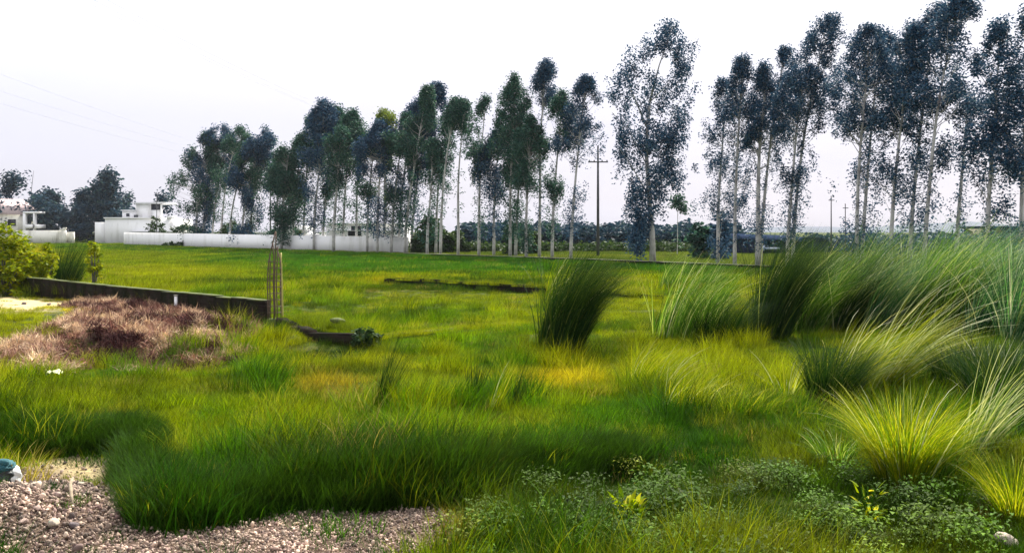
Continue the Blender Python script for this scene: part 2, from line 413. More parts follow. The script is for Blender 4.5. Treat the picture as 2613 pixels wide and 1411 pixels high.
def weed(name, seed, n, rad_, hh):
    "small broad-leaved plant: leaves in whorls along a few stems"
    rs = RS(seed); V = []; Q = []; c = []; k = 0
    for i in range(n):
        a = rs.rand()*2*PI; r = rad_*math.sqrt(rs.rand()); z = hh*rs.rand()**.6
        p = np.array([r*math.cos(a), r*math.sin(a), z]); f = rs.rand()*2*PI; ln = rs.uniform(.02, .055); w = ln*rs.uniform(.22, .42)
        d = np.array([math.cos(f), math.sin(f), rs.uniform(-.3, .6)]); s = np.array([-math.sin(f), math.cos(f), rs.uniform(-.3, .3)])
        V += [p, p+d*ln*.5+s*w, p+d*ln-np.array([0, 0, .02]), p+d*ln*.5-s*w]; Q.append((k, k+1, k+2, k+3)); c += [rs.rand()]*4; k += 4
    return raw_mesh(name, V, Q, M['weed'], {'rnd': ('POINT', 'FLOAT', c)})
src_near += [weed('leafy_weed', 30+k, 210, .24, .28) for k in range(3)]

# patches of the meadow, some darkened to paint bank and pit shade: (px, py, rx, ry, colour, strength, height factor)
DG = (.014, .055, .002); MG = (.060, .155, .001); YG = (.205, .235, .002); YY = (.42, .33, .004); BR = (.33, .22, .02); BG = (.03, .065, .022)
patches = [
    (1440, 980, 110, 28, YY, .85, .9), (870, 1000, 130, 45, BR, .75, .6), (1100, 985, 190, 35, YG, .5, .7), (240, 800, 200, 40, YY, .7, .5),
    (60, 880, 110, 60, YG, .9, .7), (60, 830, 90, 40, YG, .9, .7), (330, 1125, 150, 40, DG, .7, 1.0), (150, 1060, 220, 40, YG, .6, 1.0), (420, 1150, 110, 60, YG, .8, .7),
    (900, 960, 110, 18, DG, .7, 1.2), (800, 1170, 480, 110, MG, .35, 1.3), (980, 1245, 400, 50, (.014, .044, .003), .8, 1.3), (560, 1300, 240, 60, DG, .6, 1.3), (900, 1040, 260, 30, (.04, .10, .004), .5, 1.1), (450, 1010, 160, 40, YG, .5, .9), (1060, 1110, 200, 25, YG, .5, 1), (700, 1080, 120, 30, YG, .45, 1), (1620, 1185, 150, 50, (.012, .03, .004), .9, 1.2),  # dark greens here paint the shade on the bank front
    (1500, 1080, 200, 60, MG, .6, 1), (1650, 1190, 260, 60, DG, .9, .9), (1950, 1120, 300, 70, DG, .7, 1.1), (1830, 960, 260, 55, YG, .7, 1.1),
    (1450, 1280, 140, 40, YG, .5, .6), (1850, 1310, 450, 90, DG, .8, .55), (2250, 1340, 380, 70, DG, .65, .6), (1350, 1330, 160, 60, DG, .6, .8), (1120, 1370, 110, 60, BR, .8, .7),
    (2500, 1250, 120, 60, MG, .6, 1), (2450, 1000, 220, 60, DG, .8, 1.2),
    (560, 815, 170, 30, MG, .7, .25), (620, 845, 90, 20, MG, .5, .35), (1190, 742, 230, 16, (.02, .05, .004), 1, .25), (850, 905, 110, 26, (.016, .04, .004), 1, .6), (1250, 820, 350, 35, MG, .2, .8), (1250, 760, 330, 22, YG, .5, .8), (1000, 720, 60, 8, YY, .7, .8), (1600, 790, 150, 30, YG, .6, .8), (1910, 770, 30, 70, YG, .8, .9),
    (1500, 900, 130, 28, DG, .7, 1), (1220, 735, 140, 14, DG, .8, 1.2), (1150, 870, 200, 30, MG, .5, .9), (1790, 830, 120, 45, DG, .7, 1),
    (430, 700, 220, 22, YG, .9, .8), (300, 660, 200, 14, YG, .6, .8), (80, 660, 60, 30, YY, .6, .8), (560, 725, 80, 12, DG, .55, 1), (400, 735, 180, 12, YG, .5, 1),
]
def meadow(x, y, rs):
    n = len(x); u, v = pix(x, y)
    f = fbm(x*.45, y*.30, 31); f2 = fbm(x*1.8, y*1.2, 41); f3 = rs.rand(n)
    f4 = fbm(x*4.5+9, y*3, 43, 2); t = np.clip((f-.5)*3.0+(f2-.5)*2.4+(f4-.5)*1.2+.5+(f3-.5)*.35, 0, 1)[:, None]
    c = np.where(t < .5, np.array(DG)*(1-t*2)+np.array(MG)*t*2, np.array(MG)*(2-t*2)+np.array(YG)*(t*2-1))
    mid = np.clip((v-695)/30, 0, 1)*np.clip((1000-v)/150, 0, 1)          # middle ground is yellower
    c = c*(1-mid[:, None]*.22)+np.array(YG)*.85*mid[:, None]*.22
    far = np.clip((702-v)/8, 0, 1)*np.clip((u-400)/350, 0.35, 1)         # crop strip under the trees is deep green
    c = c*(1-far[:, None]*.9)+np.array([.034, .120, .004])*far[:, None]*.9
    h = 1+.5*(fbm(x*.8, y*.8, 51)-.5)*2+1.1*(fbm(x*2.6, y*2.6, 52, 2)-.5)
    for (px, py, rx, ry, cc, s, hh) in patches:
        e = ell(x, y, px, py, rx, ry, .45)*s
        c = c*(1-e[:, None])+np.array(cc)*e[:, None]; h = h*(1-e)+hh*e
    c = c*(rs.uniform(.6, 1.4, n)*(.7+.6*fbm(x*3.1, y*2.3, 45, 3)))[:, None]; yb = (rs.rand(n) < .05)[:, None]; c = np.where(yb, c*.5+np.array([.17, .17, .01]), c)
    tn = (rs.rand(n) < .015)[:, None]; c = np.where(tn, c*.3+np.array([.22, .17, .06]), c)
    return c, h
rs = RS(1)
pts = []
for (y0, y1, dens) in ((5.2, 9, 64), (9, 13, 50), (13, 19, 34), (19, 28, 20), (28, 42, 12)):
    hw = y1*.62+1.5; n_ = int((y1-y0)*2*hw*dens)
    pts.append(np.stack([rs.uniform(-hw, hw, n_), rs.uniform(y0, y1, n_)], -1))
P2 = np.vstack(pts); P2 = P2[np.abs(P2[:, 0]) < P2[:, 1]*.60+1.2]
x, y = P2[:, 0], P2[:, 1]
gmk = gravel_mask(x, y); smk = sand_mask(x, y); tmk = straw_mask(x, y)
keep = (rs.rand(len(x)) > np.maximum.reduce([gmk*.975, smk*.96, tmk*.93]))
x, y = x[keep], y[keep]; edge = np.maximum(gravel_mask(x, y), sand_mask(x, y))
col, hh = meadow(x, y, rs)
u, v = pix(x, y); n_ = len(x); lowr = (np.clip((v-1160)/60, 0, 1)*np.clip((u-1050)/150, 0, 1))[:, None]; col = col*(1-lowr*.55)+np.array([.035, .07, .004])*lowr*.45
tallp = np.clip((hh-1.05)*2.2, 0, .95); idx = rs.randint(0, 4, n_); idx = np.where(rs.rand(n_) < tallp+.06, rs.randint(4, 8, n_), idx)
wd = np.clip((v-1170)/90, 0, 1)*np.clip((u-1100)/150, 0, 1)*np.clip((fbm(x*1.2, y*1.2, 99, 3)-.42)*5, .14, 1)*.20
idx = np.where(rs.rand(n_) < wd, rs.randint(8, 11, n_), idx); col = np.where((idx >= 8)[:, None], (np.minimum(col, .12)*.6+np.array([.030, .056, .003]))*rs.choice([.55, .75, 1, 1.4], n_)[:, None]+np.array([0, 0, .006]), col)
s = rs.uniform(.75, 1.25, n_)*np.where(idx < 8, np.clip(hh, .5, 1.3)*rs.choice([.8, 1, 1.35], n_), rs.uniform(.4, 1.1, n_))
rot = np.stack([np.zeros(n_), np.zeros(n_), rs.normal(0, .5, n_)], -1)
zz_ = height(x, y)
def along(pts, per_m, wid, colr, sc_, kinds, zfun=None):
    "extra tufts along a line of (x, y, z)"
    global x, y, zz_, rot, s, idx, col
    for a_, b_ in zip(pts[:-1], pts[1:]):
        a_ = np.array(a_); b_ = np.array(b_); k_ = int(np.linalg.norm((b_-a_)[:2])*per_m); t_ = rs.rand(k_)[:, None]; p_ = a_+(b_-a_)*t_
        x = np.append(x, p_[:, 0]+rs.normal(0, wid, k_)); y = np.append(y, p_[:, 1]+rs.normal(0, wid, k_)); zz_ = np.append(zz_, p_[:, 2])
        rot = np.vstack([rot, np.stack([0*t_[:, 0], 0*t_[:, 0], rs.normal(0, .6, k_)], -1)]); s = np.append(s, sc_*rs.uniform(.6, 1.2, k_)); idx = np.append(idx, rs.randint(*kinds, k_))
        col = np.vstack([col, np.array(colr)*rs.uniform(.6, 1.3, (k_, 1))])
a = G(925, 880); b_ = G(1330, 826)
a2 = G(745, 855); c2 = G(925, 882)
along([(-6.1, 23.9, .30), (a2[0], a2[1]+1.3, .25), (c2[0], c2[1]+.1, .32)], 26, .14, (.12, .17, .004), .9, (0, 6))
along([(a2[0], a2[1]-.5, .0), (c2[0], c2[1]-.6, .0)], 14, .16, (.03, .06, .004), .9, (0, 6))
along([(a[0], a[1]+.3, .12), (b_[0], b_[1], .04)], 48, .09, (.22, .25, .004), .8, (0, 4))
a = G(985, 727); b_ = G(1400, 752); c_ = G(1690, 765)
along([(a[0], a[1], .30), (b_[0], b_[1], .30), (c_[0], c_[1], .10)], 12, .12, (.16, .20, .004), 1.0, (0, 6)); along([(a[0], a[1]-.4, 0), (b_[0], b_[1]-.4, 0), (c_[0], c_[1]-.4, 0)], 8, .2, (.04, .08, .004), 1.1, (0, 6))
A = W(20, 703, 37.5); B = W(682, 768, 24.0)
along([(A[0], A[1]+.35, .25), (B[0], B[1]+.35, .25)], 7, .12, (.14, .18, .004), 1.2, (4, 8))
# dense tufts on the steep bank face
k_ = 3600; bx_ = rs.uniform(-6.4, 1.4, k_); yf_ = np.interp(bx_, BX, BY)+(fbm(bx_*2.2, bx_*0+3, 14, 3)-.5)*.35
by_ = yf_+rs.uniform(.03, .5, k_)
x = np.append(x, bx_); y = np.append(y, by_); zz_ = np.append(zz_, height(bx_, by_)); s = np.append(s, rs.uniform(.6, 1.1, k_)); idx = np.append(idx, rs.choice([0, 1, 2, 3, 4, 5, 6, 7], k_))
rot = np.vstack([rot, np.stack([np.zeros(k_), np.zeros(k_), rs.normal(0, .6, k_)], -1)]); col = np.vstack([col, np.array([.022, .056, .004])*rs.uniform(.4, 2.0, (k_, 1))])
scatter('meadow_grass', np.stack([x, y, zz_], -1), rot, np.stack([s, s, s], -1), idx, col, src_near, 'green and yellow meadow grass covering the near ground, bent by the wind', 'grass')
# far part of the field
M['crop'] = inst_mat('crop_blades', .3)
src_far = [tuft('crop_patch', 60+k, 150, .75, .36, .4, 1.0, .5, .034, M['crop'], 2) for k in range(4)]
pts = []
for (y0, y1, dens) in ((39, 60, 2.6), (60, 100, 1.7), (100, 175, 1.1)):
    hw = y1*.62; n_ = int((y1-y0)*2*hw*dens); pts.append(np.stack([rs.uniform(-hw, hw, n_), rs.uniform(y0, y1, n_)], -1))
P2 = np.vstack(pts); u, v = pix(P2[:, 0], P2[:, 1])
edge_v = np.interp(u, [0, 300, 520, 1035, 1500, 1960, 2300, 2613], [619, 622, 634, 652, 669, 692, 712, 735])
k = (np.abs(P2[:, 0]) < P2[:, 1]*.60) & (v > edge_v); P2 = P2[k]
x, y = P2[:, 0], P2[:, 1]; n_ = len(x); col, hh = meadow(x, y, rs); s = rs.uniform(.8, 1.3, n_)*np.clip(hh, .35, 1.1)
rot = np.stack([np.zeros(n_), np.zeros(n_), rs.normal(0, .6, n_)], -1)
scatter('far_field_grass', np.stack([x, y, height(x, y)], -1), rot, np.stack([s, s, s], -1), rs.randint(0, 4, n_), col, src_far, 'even green crop and grass covering the far field up to the trees', 'crop')
# verge behind the field edge, around the tree feet
pts = []
for (y0, y1, dens) in ((40, 80, 1.6), (80, 150, .9), (150, 260, .4)):
    hw = y1*.62; n_ = int((y1-y0)*2*hw*dens); pts.append(np.stack([rs.uniform(-hw, hw, n_), rs.uniform(y0, y1, n_)], -1))
P2 = np.vstack(pts); u, v = pix(P2[:, 0], P2[:, 1])
edge_v = np.interp(u, [0, 300, 520, 1035, 1500, 1960, 2300, 2613], [619, 622, 634, 652, 669, 692, 712, 735])
k = (np.abs(P2[:, 0]) < P2[:, 1]*.60) & (v < edge_v-1); P2 = P2[k]
x, y = P2[:, 0], P2[:, 1]; n_ = len(x); s = rs.uniform(.7, 1.1, n_)
t = fbm(x*.1, y*.1, 3)[:, None]; col = np.array([.05, .10, .012])*(1-t)+np.array([.17, .20, .03])*t
rot = np.stack([np.zeros(n_), np.zeros(n_), rs.normal(0, .6, n_)], -1)
scatter('verge_grass', np.stack([x, y, height(x, y)], -1), rot, np.stack([s, s, s*.8], -1), rs.randint(0, 4, n_), col, src_far, 'short light green grass on the verge around the tree feet', 'grass')

# gravel
M['stone'] = inst_mat('gravel_stone', 0, spread=(.8, 1.2))
def stone_mesh(name, seed, mat, flat=.65):
    V, T = ico(2); rs = RS(seed); V = V.copy()
    for _ in range(14):
        d = rs.normal(size=3); d /= np.linalg.norm(d); c = rs.uniform(.42, .8); e = V@d
        V = V-np.outer(np.maximum(e-c, 0), d)
    V = V*np.array([1, rs.uniform(.65, .95), flat])
    return raw_mesh(name, V, T, mat, {'rnd': ('POINT', 'FLOAT', np.full(len(V), rs.rand()))})
src_st = [stone_mesh('gravel_piece', 70+k, M['stone']) for k in range(6)]
n_ = 130000; x = rs.uniform(-7, 1.2, n_); y = rs.uniform(5.2, 12, n_)
g_ = gravel_mask(x, y)*(1-.75*sand_mask(x, y)); g_ = np.maximum(g_, .10*sand_mask(x, y)); k = rs.rand(n_) < g_*np.where(y < 10.5, 1, .6); x, y = x[k], y[k]; n_ = len(x)
s = .007+.020*rs.rand(n_)**2.4+.030*(rs.rand(n_) > .95)*rs.rand(n_)
s = s*np.where(x < -3, 1.0, .78)
tt = rs.rand(n_)[:, None]; col = np.array([.20, .125, .11])*(1-tt)+np.array([.58, .44, .33])*tt; gp = np.clip((fbm(x*2.5, y*2.5, 88)-.35)*3, 0, 1)[:, None]; col = col*(.55+.6*gp)*rs.choice([.3, .6, 1, 1, 1.5], n_)[:, None]
scatter('gravel', np.stack([x, y, height(x, y)+s*rs.uniform(-.1, .9, n_)], -1), rs.uniform(0, 6.28, (n_, 3)), np.stack([s]*3, -1), rs.randint(0, 6, n_), col, src_st, 'pinkish grey crushed stone spread along the bottom edge', 'gravel')

# heap of cut weeds
M['strawb'] = inst_mat('dry_weed', .15, tint=(1, .9, .7), spread=(.35, 1.7))
src_sw = [tuft('dry_stems', 80+k, 30, .11, .20, 1.6, 1.6, 0, .013, M['strawb'], 3) for k in range(5)]
n_ = 36000; x = rs.uniform(-16, -2.5, n_); y = rs.uniform(13, 32, n_); k = rs.rand(n_) < straw_mask(x, y); x, y = x[k], y[k]; n_ = len(x)
t = fbm(x*1.1, y*1.1, 66)[:, None]+rs.normal(0, .10, (n_, 1))+(fbm(x*3, y*3, 68, 2)[:, None]-.5)*.6; t = np.clip((t-.28)*2.3, 0, 1)
col = np.where(t < .5, np.array([.040, .016, .018])*(1-2*t)+np.array([.24, .115, .095])*2*t, np.array([.24, .115, .095])*(2-2*t)+np.array([.62, .47, .32])*(2*t-1))
s = rs.uniform(.5, 1.5, n_)*(.6+.9*fbm(x*2.2, y*2.2, 67, 2))
scatter('cut_weeds', np.stack([x, y, height(x, y)+rs.uniform(-.02, .10, n_)], -1), np.stack([rs.normal(0, .5, n_), rs.normal(0, .5, n_), rs.rand(n_)*6.28], -1), np.stack([s]*3, -1), rs.randint(0, 5, n_), col, src_sw, 'heap of cut and drying reddish brown weeds below the brick wall', 'cut weeds')

# ------------------------------------------------------------------ walls in the field
def poly_wall(name, pts, w, mat, label, cat, top=None, capmat=None, zb=-.15, group=None, jag=0, seed=0):
    "pts: list of (x, y, top z)"
    base = np.array([pts[0][0], pts[0][1], 0]); t = thing(name, label, cat, base, group)
    rs = RS(seed); m = MB(); c = MB()
    P = []
    for i in range(len(pts)-1):
        a = np.array(pts[i], float); b_ = np.array(pts[i+1], float); nseg = max(1, int(np.linalg.norm((b_-a)[:2])/.8)) if jag else 1
        for j in range(nseg): P.append(a+(b_-a)*j/nseg)
    P.append(np.array(pts[-1], float))
    for i in range(len(P)-1):
        a = P[i].copy(); b_ = P[i+1].copy(); ja = jag*rs.rand()
        za = a[2]-ja; zb_ = b_[2]-ja
        m.obox(a-base, b_-base, w, zb, za, zb, zb_)
        if capmat: c.obox(a-base, b_-base, w+.03, za+.003, za+.028, zb_+.003, zb_+.028)
    m.build('masonry', mat, t)
    if capmat: c.build('coping', capmat, t)
    return t
A = W(20, 703, 37.5); B = W(682, 768, 24.0)
poly_wall('brick_wall', [(A[0], A[1], A[2]), (B[0], B[1], B[2])], .23, M['brick'], 'low dark mossy brick wall running left from the steel column', 'wall', capmat=M['mossc'], zb=-.4, jag=.03, seed=8)
a = G(700, 862); b_ = G(790, 880); c_ = G(925, 893)
poly_wall('broken_wall', [(-6.15, 23.6, .42), (a[0]+.25, a[1]+1.0, .34), (b_[0], b_[1]+.2, .36), (c_[0], c_[1]+.3, .42)], .25, M['brick'], 'short crumbling brick stub at the foot of the steel column', 'wall', jag=.20, seed=3)
a = G(925, 880); b_ = G(1330, 826)
poly_wall('foundation_wall', [(a[0], a[1]+.3, .16), (b_[0], b_[1], .07)], .22, M['mossc'], 'thin overgrown foundation strip crossing the meadow behind the reed stems', 'wall', seed=5)
a = G(985, 727); b_ = G(1400, 752); c_ = G(1690, 765)
poly_wall('foundation_wall', [(a[0], a[1], .40), (b_[0], b_[1], .38), (c_[0], c_[1], .18)], .25, M['brick'], 'long dark foundation ledge in mid field, left of the tall dark clump', 'wall', jag=.08, seed=6)
a = G(1035, 653); b_ = G(1500, 671); c_ = G(1985, 694); e_ = G(2400, 716)
poly_wall('field_edge_wall', [(a[0], a[1], .28), (b_[0], b_[1], .32), (c_[0], c_[1], .36), (e_[0], e_[1], .36)], .25, M['brick'], 'very low dark wall along the far field edge under the trees', 'wall', capmat=M['concrete'])
# pale post on the wall face
pt = W(457, 748, 27.3)
t = thing('marker_post', 'short pale concrete post standing against the brick wall', 'post', (pt[0], pt[1]-.25, 0))
m = MB(); m.box(-.04, -.04, -.1, .04, .04, .62); m.build('shaft', M['white'], t)
m = MB(); m.box(-.055, -.055, .623, .055, .055, .66); m.build('cap', M['concrete'], t)

# steel column at the end of the wall
cb_ = G(700, 838); t = thing('steel_column', 'unfinished column of rusty reinforcing bars at the brick wall end', 'rebar column', cb_)
m = MB(); m.box(-.17, -.17, -.2, .17, .17, .26); m.build('concrete_base', M['mossc'], t)
for (bx_, by_, tx_, ty_, hz_) in ((-.14, -.12, .04, .0, 2.60), (-.02, .12, .05, .02, 2.58), (.10, -.12, .11, -.02, 2.2), (.14, .12, -.12, .1, 2.15), (-.14, .1, -.2, .05, 2.0), (.02, -.13, -.03, -.1, 2.3)):
    m = MB(); zz = np.linspace(.25, hz_, 7); f = np.clip((zz-1.7)/.9, 0, 1)**1.2
    m.tube(np.stack([bx_+(tx_-bx_)*f+.01*np.sin(zz*4), by_+(ty_-by_)*f, zz], -1), .016, 6); m.build('bar', M['steel'], t)
for k in range(9):
    z = .42+k*.17; m = MB(); q = [(-.155, -.135), (.155, -.135), (.155, .135), (-.155, .135), (-.155, -.135)]
    for i in range(4): m.tube([(q[i][0], q[i][1], z), (q[i+1][0], q[i+1][1], z+.01)], .006, 5)
    m.build('tie', M['steel'], t)
t = thing('bamboo_pole', 'upright yellow bamboo pole leaning on the rusty bar column', 'pole', G(722, 836))
m = MB(); zz = np.linspace(-.1, 2.02, 12); m.tube(np.stack([-.03*zz, .0*zz, zz], -1), .026+.004*(np.arange(12) % 2), 8); m.build('cane', M['bamboo'], t, True)
# loose blocks by the column
for k, (px_, py_, r_, lb) in enumerate(((655, 800, .16, 'pale broken block lying on top of the dark brick wall end'), (697, 858, .17, 'pale yellowish flat slab lying at the foot of the bar column'), (862, 866, .18, 'grey lump of mortar on the crumbling brick stub'))):
    p_ = G(px_, py_) if k else W(650, 772, 24.7)
    m = MB(); m.blob((0, 0, .0), (r_, r_*.7, r_*.35), 90+k, .5, 2); o_ = m.build('rubble_block', M['mossc' if k == 2 else 'concrete']); o_.location = (p_[0], p_[1], p_[2]+(.45 if k == 2 else .06)); tag(o_, lb, 'block', 'loose blocks by the column')

# ------------------------------------------------------------------ buildings
def wbox(m, x0, y0, x1, y1, d, dep, toground=False):
    a = W(x0, y0, d); b = W(x1, y1, d)
    m.box(a[0], d, -.3 if toground else b[2], b[0], d+dep, a[2])
def bpart(name, par, mat, rects):
    m = MB()
    for r in rects: wbox(m, *r)
    for v in m.V: v -= np.array(par.location)
    return m.build(name, mat, par)
D = 205
h = thing('left_house'.replace('left_', 'white_'), 'white house at the left edge with pinkish gabled roof and arched porch', 'house', W(20, 612, D))
bpart('wall', h, M['cream'], [(-90, 548, 62, 640, D, 9, True)])
m = MB(); a = W(-90, 548, D); b_ = W(66, 548, D); r1 = W(-60, 505, D); r2 = W(34, 508, D)
m.add([(a[0], D-.5, a[2]), (b_[0], D-.5, b_[2]), (b_[0], D+9.5, b_[2]), (a[0], D+9.5, a[2]), (r1[0], D+4, r1[2]), (r2[0], D+4, r2[2])], [(0, 1, 5, 4), (2, 3, 4, 5), (0, 3, 2, 1)], [(1, 2, 5), (3, 0, 4)])
for v in m.V: v -= np.array(h.location)
m.build('roof', M['pinkish'], h)
pw = bpart('porch', h, M['white'], [(58, 540, 98, 545, D-3, 3), (58, 545, 64, 600, D-3, 1), (84, 545, 88, 600, D-3, 1), (64, 573, 100, 583, D-3, 2.9)])
bpart('window', h, M['dark'], [(66, 549, 80, 571, D-.12, .1)])
bpart('window', h, M['dark'], [(20, 560, 40, 576, D-.12, .1)])
t = thing('compound_wall', 'short cream compound wall with a raised end by the left house', 'wall', W(120, 620, 196))
bpart('masonry', t, M['cream'], [(40, 588, 168, 626, 196, .4, True), (152, 584, 166, 588, 196, .38), (160, 581, 168, 584, 196, .36)])
bpart('gate_pillar', t, M['cream'], [(168.3, 592, 188, 626, 197, .5, True)])
D = 190
h = thing('white_house', 'long low white flat-roofed house with set-back upper storey, dark upper opening', 'house', W(340, 625, D))
bpart('wall', h, M['white'], [(268, 558, 440, 640, D, 12, True)])
bpart('annex', h, M['white'], [(242, 567, 268, 640, D+1, 8, True)])
bpart('parapet', h, M['white'], [(264, 555, 408, 558, D-.3, 12.6), (425, 551, 437, 558, D-.2, 3)])
bpart('canopy', h, M['roof'], [(330, 590, 450, 592.5, D-1.5, 1.48)])
bpart('canopy_shade_strip', h, M['dark'], [(336, 592.8, 446, 596, D-.06, .05)])  # dark strip standing in for the shade under the canopy
up = bpart('upper_storey', h, M['white'], [(346, 520, 384, 555, D+4, 6), (312, 538, 346, 555, D+4, 6)])
bpart('roof_slab', h, M['roof'], [(340, 516, 416, 520, D+3.2, 8), (308, 535.5, 346, 538, D+3.4, 7)])
bpart('opening', h, M['dark'], [(385, 520.3, 412, 536, D+4.4, .3)])
bpart('terrace_column', h, M['white'], [(409, 520.3, 412.4, 555, D+3.6, .4)])
bpart('terrace_wall', h, M['white'], [(384.3, 536.3, 408.7, 555, D+4.2, .3)])
bpart('window', h, M['dark'], [(322, 545, 330, 553, D+3.9, .08)])
bpart('window', h, M['dark'], [(342, 549, 352, 554.5, D+3.88, .08)])
# long white boundary wall
a = G(318, 626); b_ = G(1040, 646.5)
poly_wall('boundary_wall', [(a[0], a[1], W(0, 593, a[1])[2]), (b_[0], b_[1], W(0, 606, b_[1])[2])], .3, M['white'], 'long plain white boundary wall behind the eucalyptus trunks', 'wall')
# white house behind the trees
D = 150
h = thing('white_house', 'white house with low sloping roof behind the boundary wall, under dense trees', 'house', W(720, 640, D))
bpart('wall', h, M['white'], [(645, 596, 830, 640, D, 10, True), (715, 576, 782, 596, D+2, 6)])
m = MB(); a = W(632, 597, D); b_ = W(782, 578, D)
m.add([(a[0], D-.4, a[2]), (b_[0], D-.4, b_[2]), (b_[0], D-.4, a[2]), (a[0], D+1.9, a[2]), (b_[0], D+1.9, b_[2]), (b_[0], D+1.9, a[2])], [(0, 1, 4, 3), (1, 2, 5, 4), (0, 3, 5, 2)], [(0, 2, 1), (3, 4, 5)])
for v in m.V: v -= np.array(h.location)
m.build('roof', M['white'], h)
bpart('eave_shadow_strip', h, M['shed'], [(640, 598, 700, 601, D-.45, .04)])  # dark strip in the shed colour, painting the shadow below the eave
D = 140
h = thing('white_house', 'wide white flat-roofed house with one big dark window, behind thin trunks', 'house', W(930, 640, D))
bpart('wall', h, M['white'], [(832, 573, 1030, 640, D, 12, True)])
bpart('roof_slab', h, M['white'], [(838, 569, 1024, 573, D-.4, 12.8)])
w_ = bpart('window', h, M['dark'], [(896, 577, 921, 602, D-.1, .08), (888, 590, 895.9, 602, D-.1, .08)])
m_ = bpart('mullion', h, M['white'], [(907.5, 577, 909.5, 602, D-.16, .05)])
for (a, b_) in ((806, 822), (852, 876), (975, 994), (1002, 1026)):
    bpart('vent_slot', h, M['dark'], [(max(a, 834), 604, max(b_, 846), 607.5, D-.1, .08)])
bpart('ledge', h, M['roof'], [(836, 588, 1028, 589.3, D-.5, .48)])
# dark shed at right
D = 100
h = thing('dark_shed', 'long dark blue sheet-metal shed with pale awning behind right trees', 'shed', W(1940, 648, D))
bpart('wall', h, M['shed'], [(1856, 612, 2060, 660, D, 8, True)])
m = MB(); a = W(1850, 608, D); b_ = W(2062, 615, D)
m.add([(a[0], D-.5, a[2]), (b_[0], D-.5, b_[2]), (b_[0], D+8.5, b_[2]+.6), (a[0], D+8.5, a[2]+.6), (a[0], D-.5, a[2]-.12), (b_[0], D-.5, b_[2]-.12), (b_[0], D+8.5, b_[2]+.48), (a[0], D+8.5, a[2]+.48)], [(0, 1, 2, 3), (4, 7, 6, 5), (0, 4, 5, 1), (1, 5, 6, 2), (2, 6, 7, 3), (3, 7, 4, 0)])
for v in m.V: v -= np.array(h.location)
m.build('roof', M['shed'], h)
bpart('awning', h, M['pale_blue'], [(1952, 632, 1990, 637, D-2, 1.95)])
bpart('awning_post', h, M['pale_blue'], [(1945, 626, 1951.5, 640, D-2.1, .3)])
h = thing('round_roof_shed', 'small dark shed with rounded roof beside the long dark shed', 'shed', W(2075, 640, 104))
m = MB(); an = np.linspace(0, PI, 11); c0 = W(2072, 617, 104); hw = 2.0
v = [(c0[0]-hw*math.cos(a), yy, c0[2]+.55*math.sin(a)) for yy in (104, 111) for a in an]
m.add(v, [(i, i+1, i+12, i+11) for i in range(10)]); m.add([v[i] for i in range(11)], [], [(0, i, i+1) for i in range(1, 10)])
for v in m.V: v -= np.array(h.location)
m.build('roof', M['shed'], h)
bpart('wall', h, M['shed'], [(2030, 617.2, 2114, 660, 104.1, 6.8, True)])
D = 120
h = thing('dark_house', 'dark low house with flat bluish roof at the right edge above the reeds', 'house', W(2590, 640, D))
bpart('wall', h, M['concrete'], [(2536, 584, 2700, 660, D, 8, True)])
bpart('roof', h, M['shed'], [(2524, 577, 2710, 583.8, D-.6, 9)])
bpart('window', h, M['dark'], [(2560, 590, 2580, 602, D-.1, .08)])

# ------------------------------------------------------------------ trees
LEAFM = {
 'euc': blade_mat('eucalyptus_leaf', [(0, (.012, .038, .034)), (.5, (.030, .090, .078)), (.85, (.07, .16, .10)), (1, (.14, .22, .13))], .25, tint=(1, 1.05, .8)),
 'euc_blue': blade_mat('bluish_eucalyptus_leaf', [(0, (.010, .028, .058)), (.5, (.024, .072, .135)), (.85, (.06, .125, .19)), (1, (.12, .20, .22))], .25, tint=(1, 1, 1)),
 'euc_green': blade_mat('young_eucalyptus_leaf', [(0, (.06, .10, .02)), (.5, (.13, .19, .03)), (1, (.24, .29, .07))], .35),
 'far': blade_mat('far_tree_leaf', [(0, (.012, .03, .05)), (.6, (.022, .055, .09)), (1, (.06, .11, .09))], .25, tint=(1, 1, .9)),  # bluish tones carry the haze of distance in the leaf colour
 'bush': blade_mat('bush_leaf', [(0, (.014, .034, .016)), (.6, (.035, .07, .026)), (1, (.08, .12, .04))], .3),
 'shrub': blade_mat('bright_shrub_leaf', [(0, (.07, .12, .006)), (.5, (.20, .26, .008)), (1, (.42, .40, .012))], .4),
}
def leaves(rs, cen, sig, n, ln, wd, droop=.6):
    "n leaf quads gathered around a centre"
    p = np.asarray(cen)+np.clip(rs.normal(0, 1, (n, 3)), -1.7, 1.7)*sig
    f = rs.rand(n)*2*PI; dz = -droop*rs.rand(n)+.25*(1-droop)*rs.normal(0, 1, n)
    d = np.stack([np.cos(f), np.sin(f), dz*1.6], -1); d /= np.linalg.norm(d, axis=1)[:, None]
    r = rs.normal(size=(n, 3)); s = np.cross(d, r); s /= np.linalg.norm(s, axis=1)[:, None]+1e-6
    L1 = (ln*rs.uniform(.6, 1.3, n))[:, None]; W1 = (wd*rs.uniform(.6, 1.3, n))[:, None]
    V = np.stack([p, p+d*L1*.45+s*W1, p+d*L1, p+d*L1*.5-s*W1], 1).reshape(-1, 3)
    return V, np.repeat(np.clip(rs.rand(n)*.7+rs.rand()*.3, 0, 1), 4)
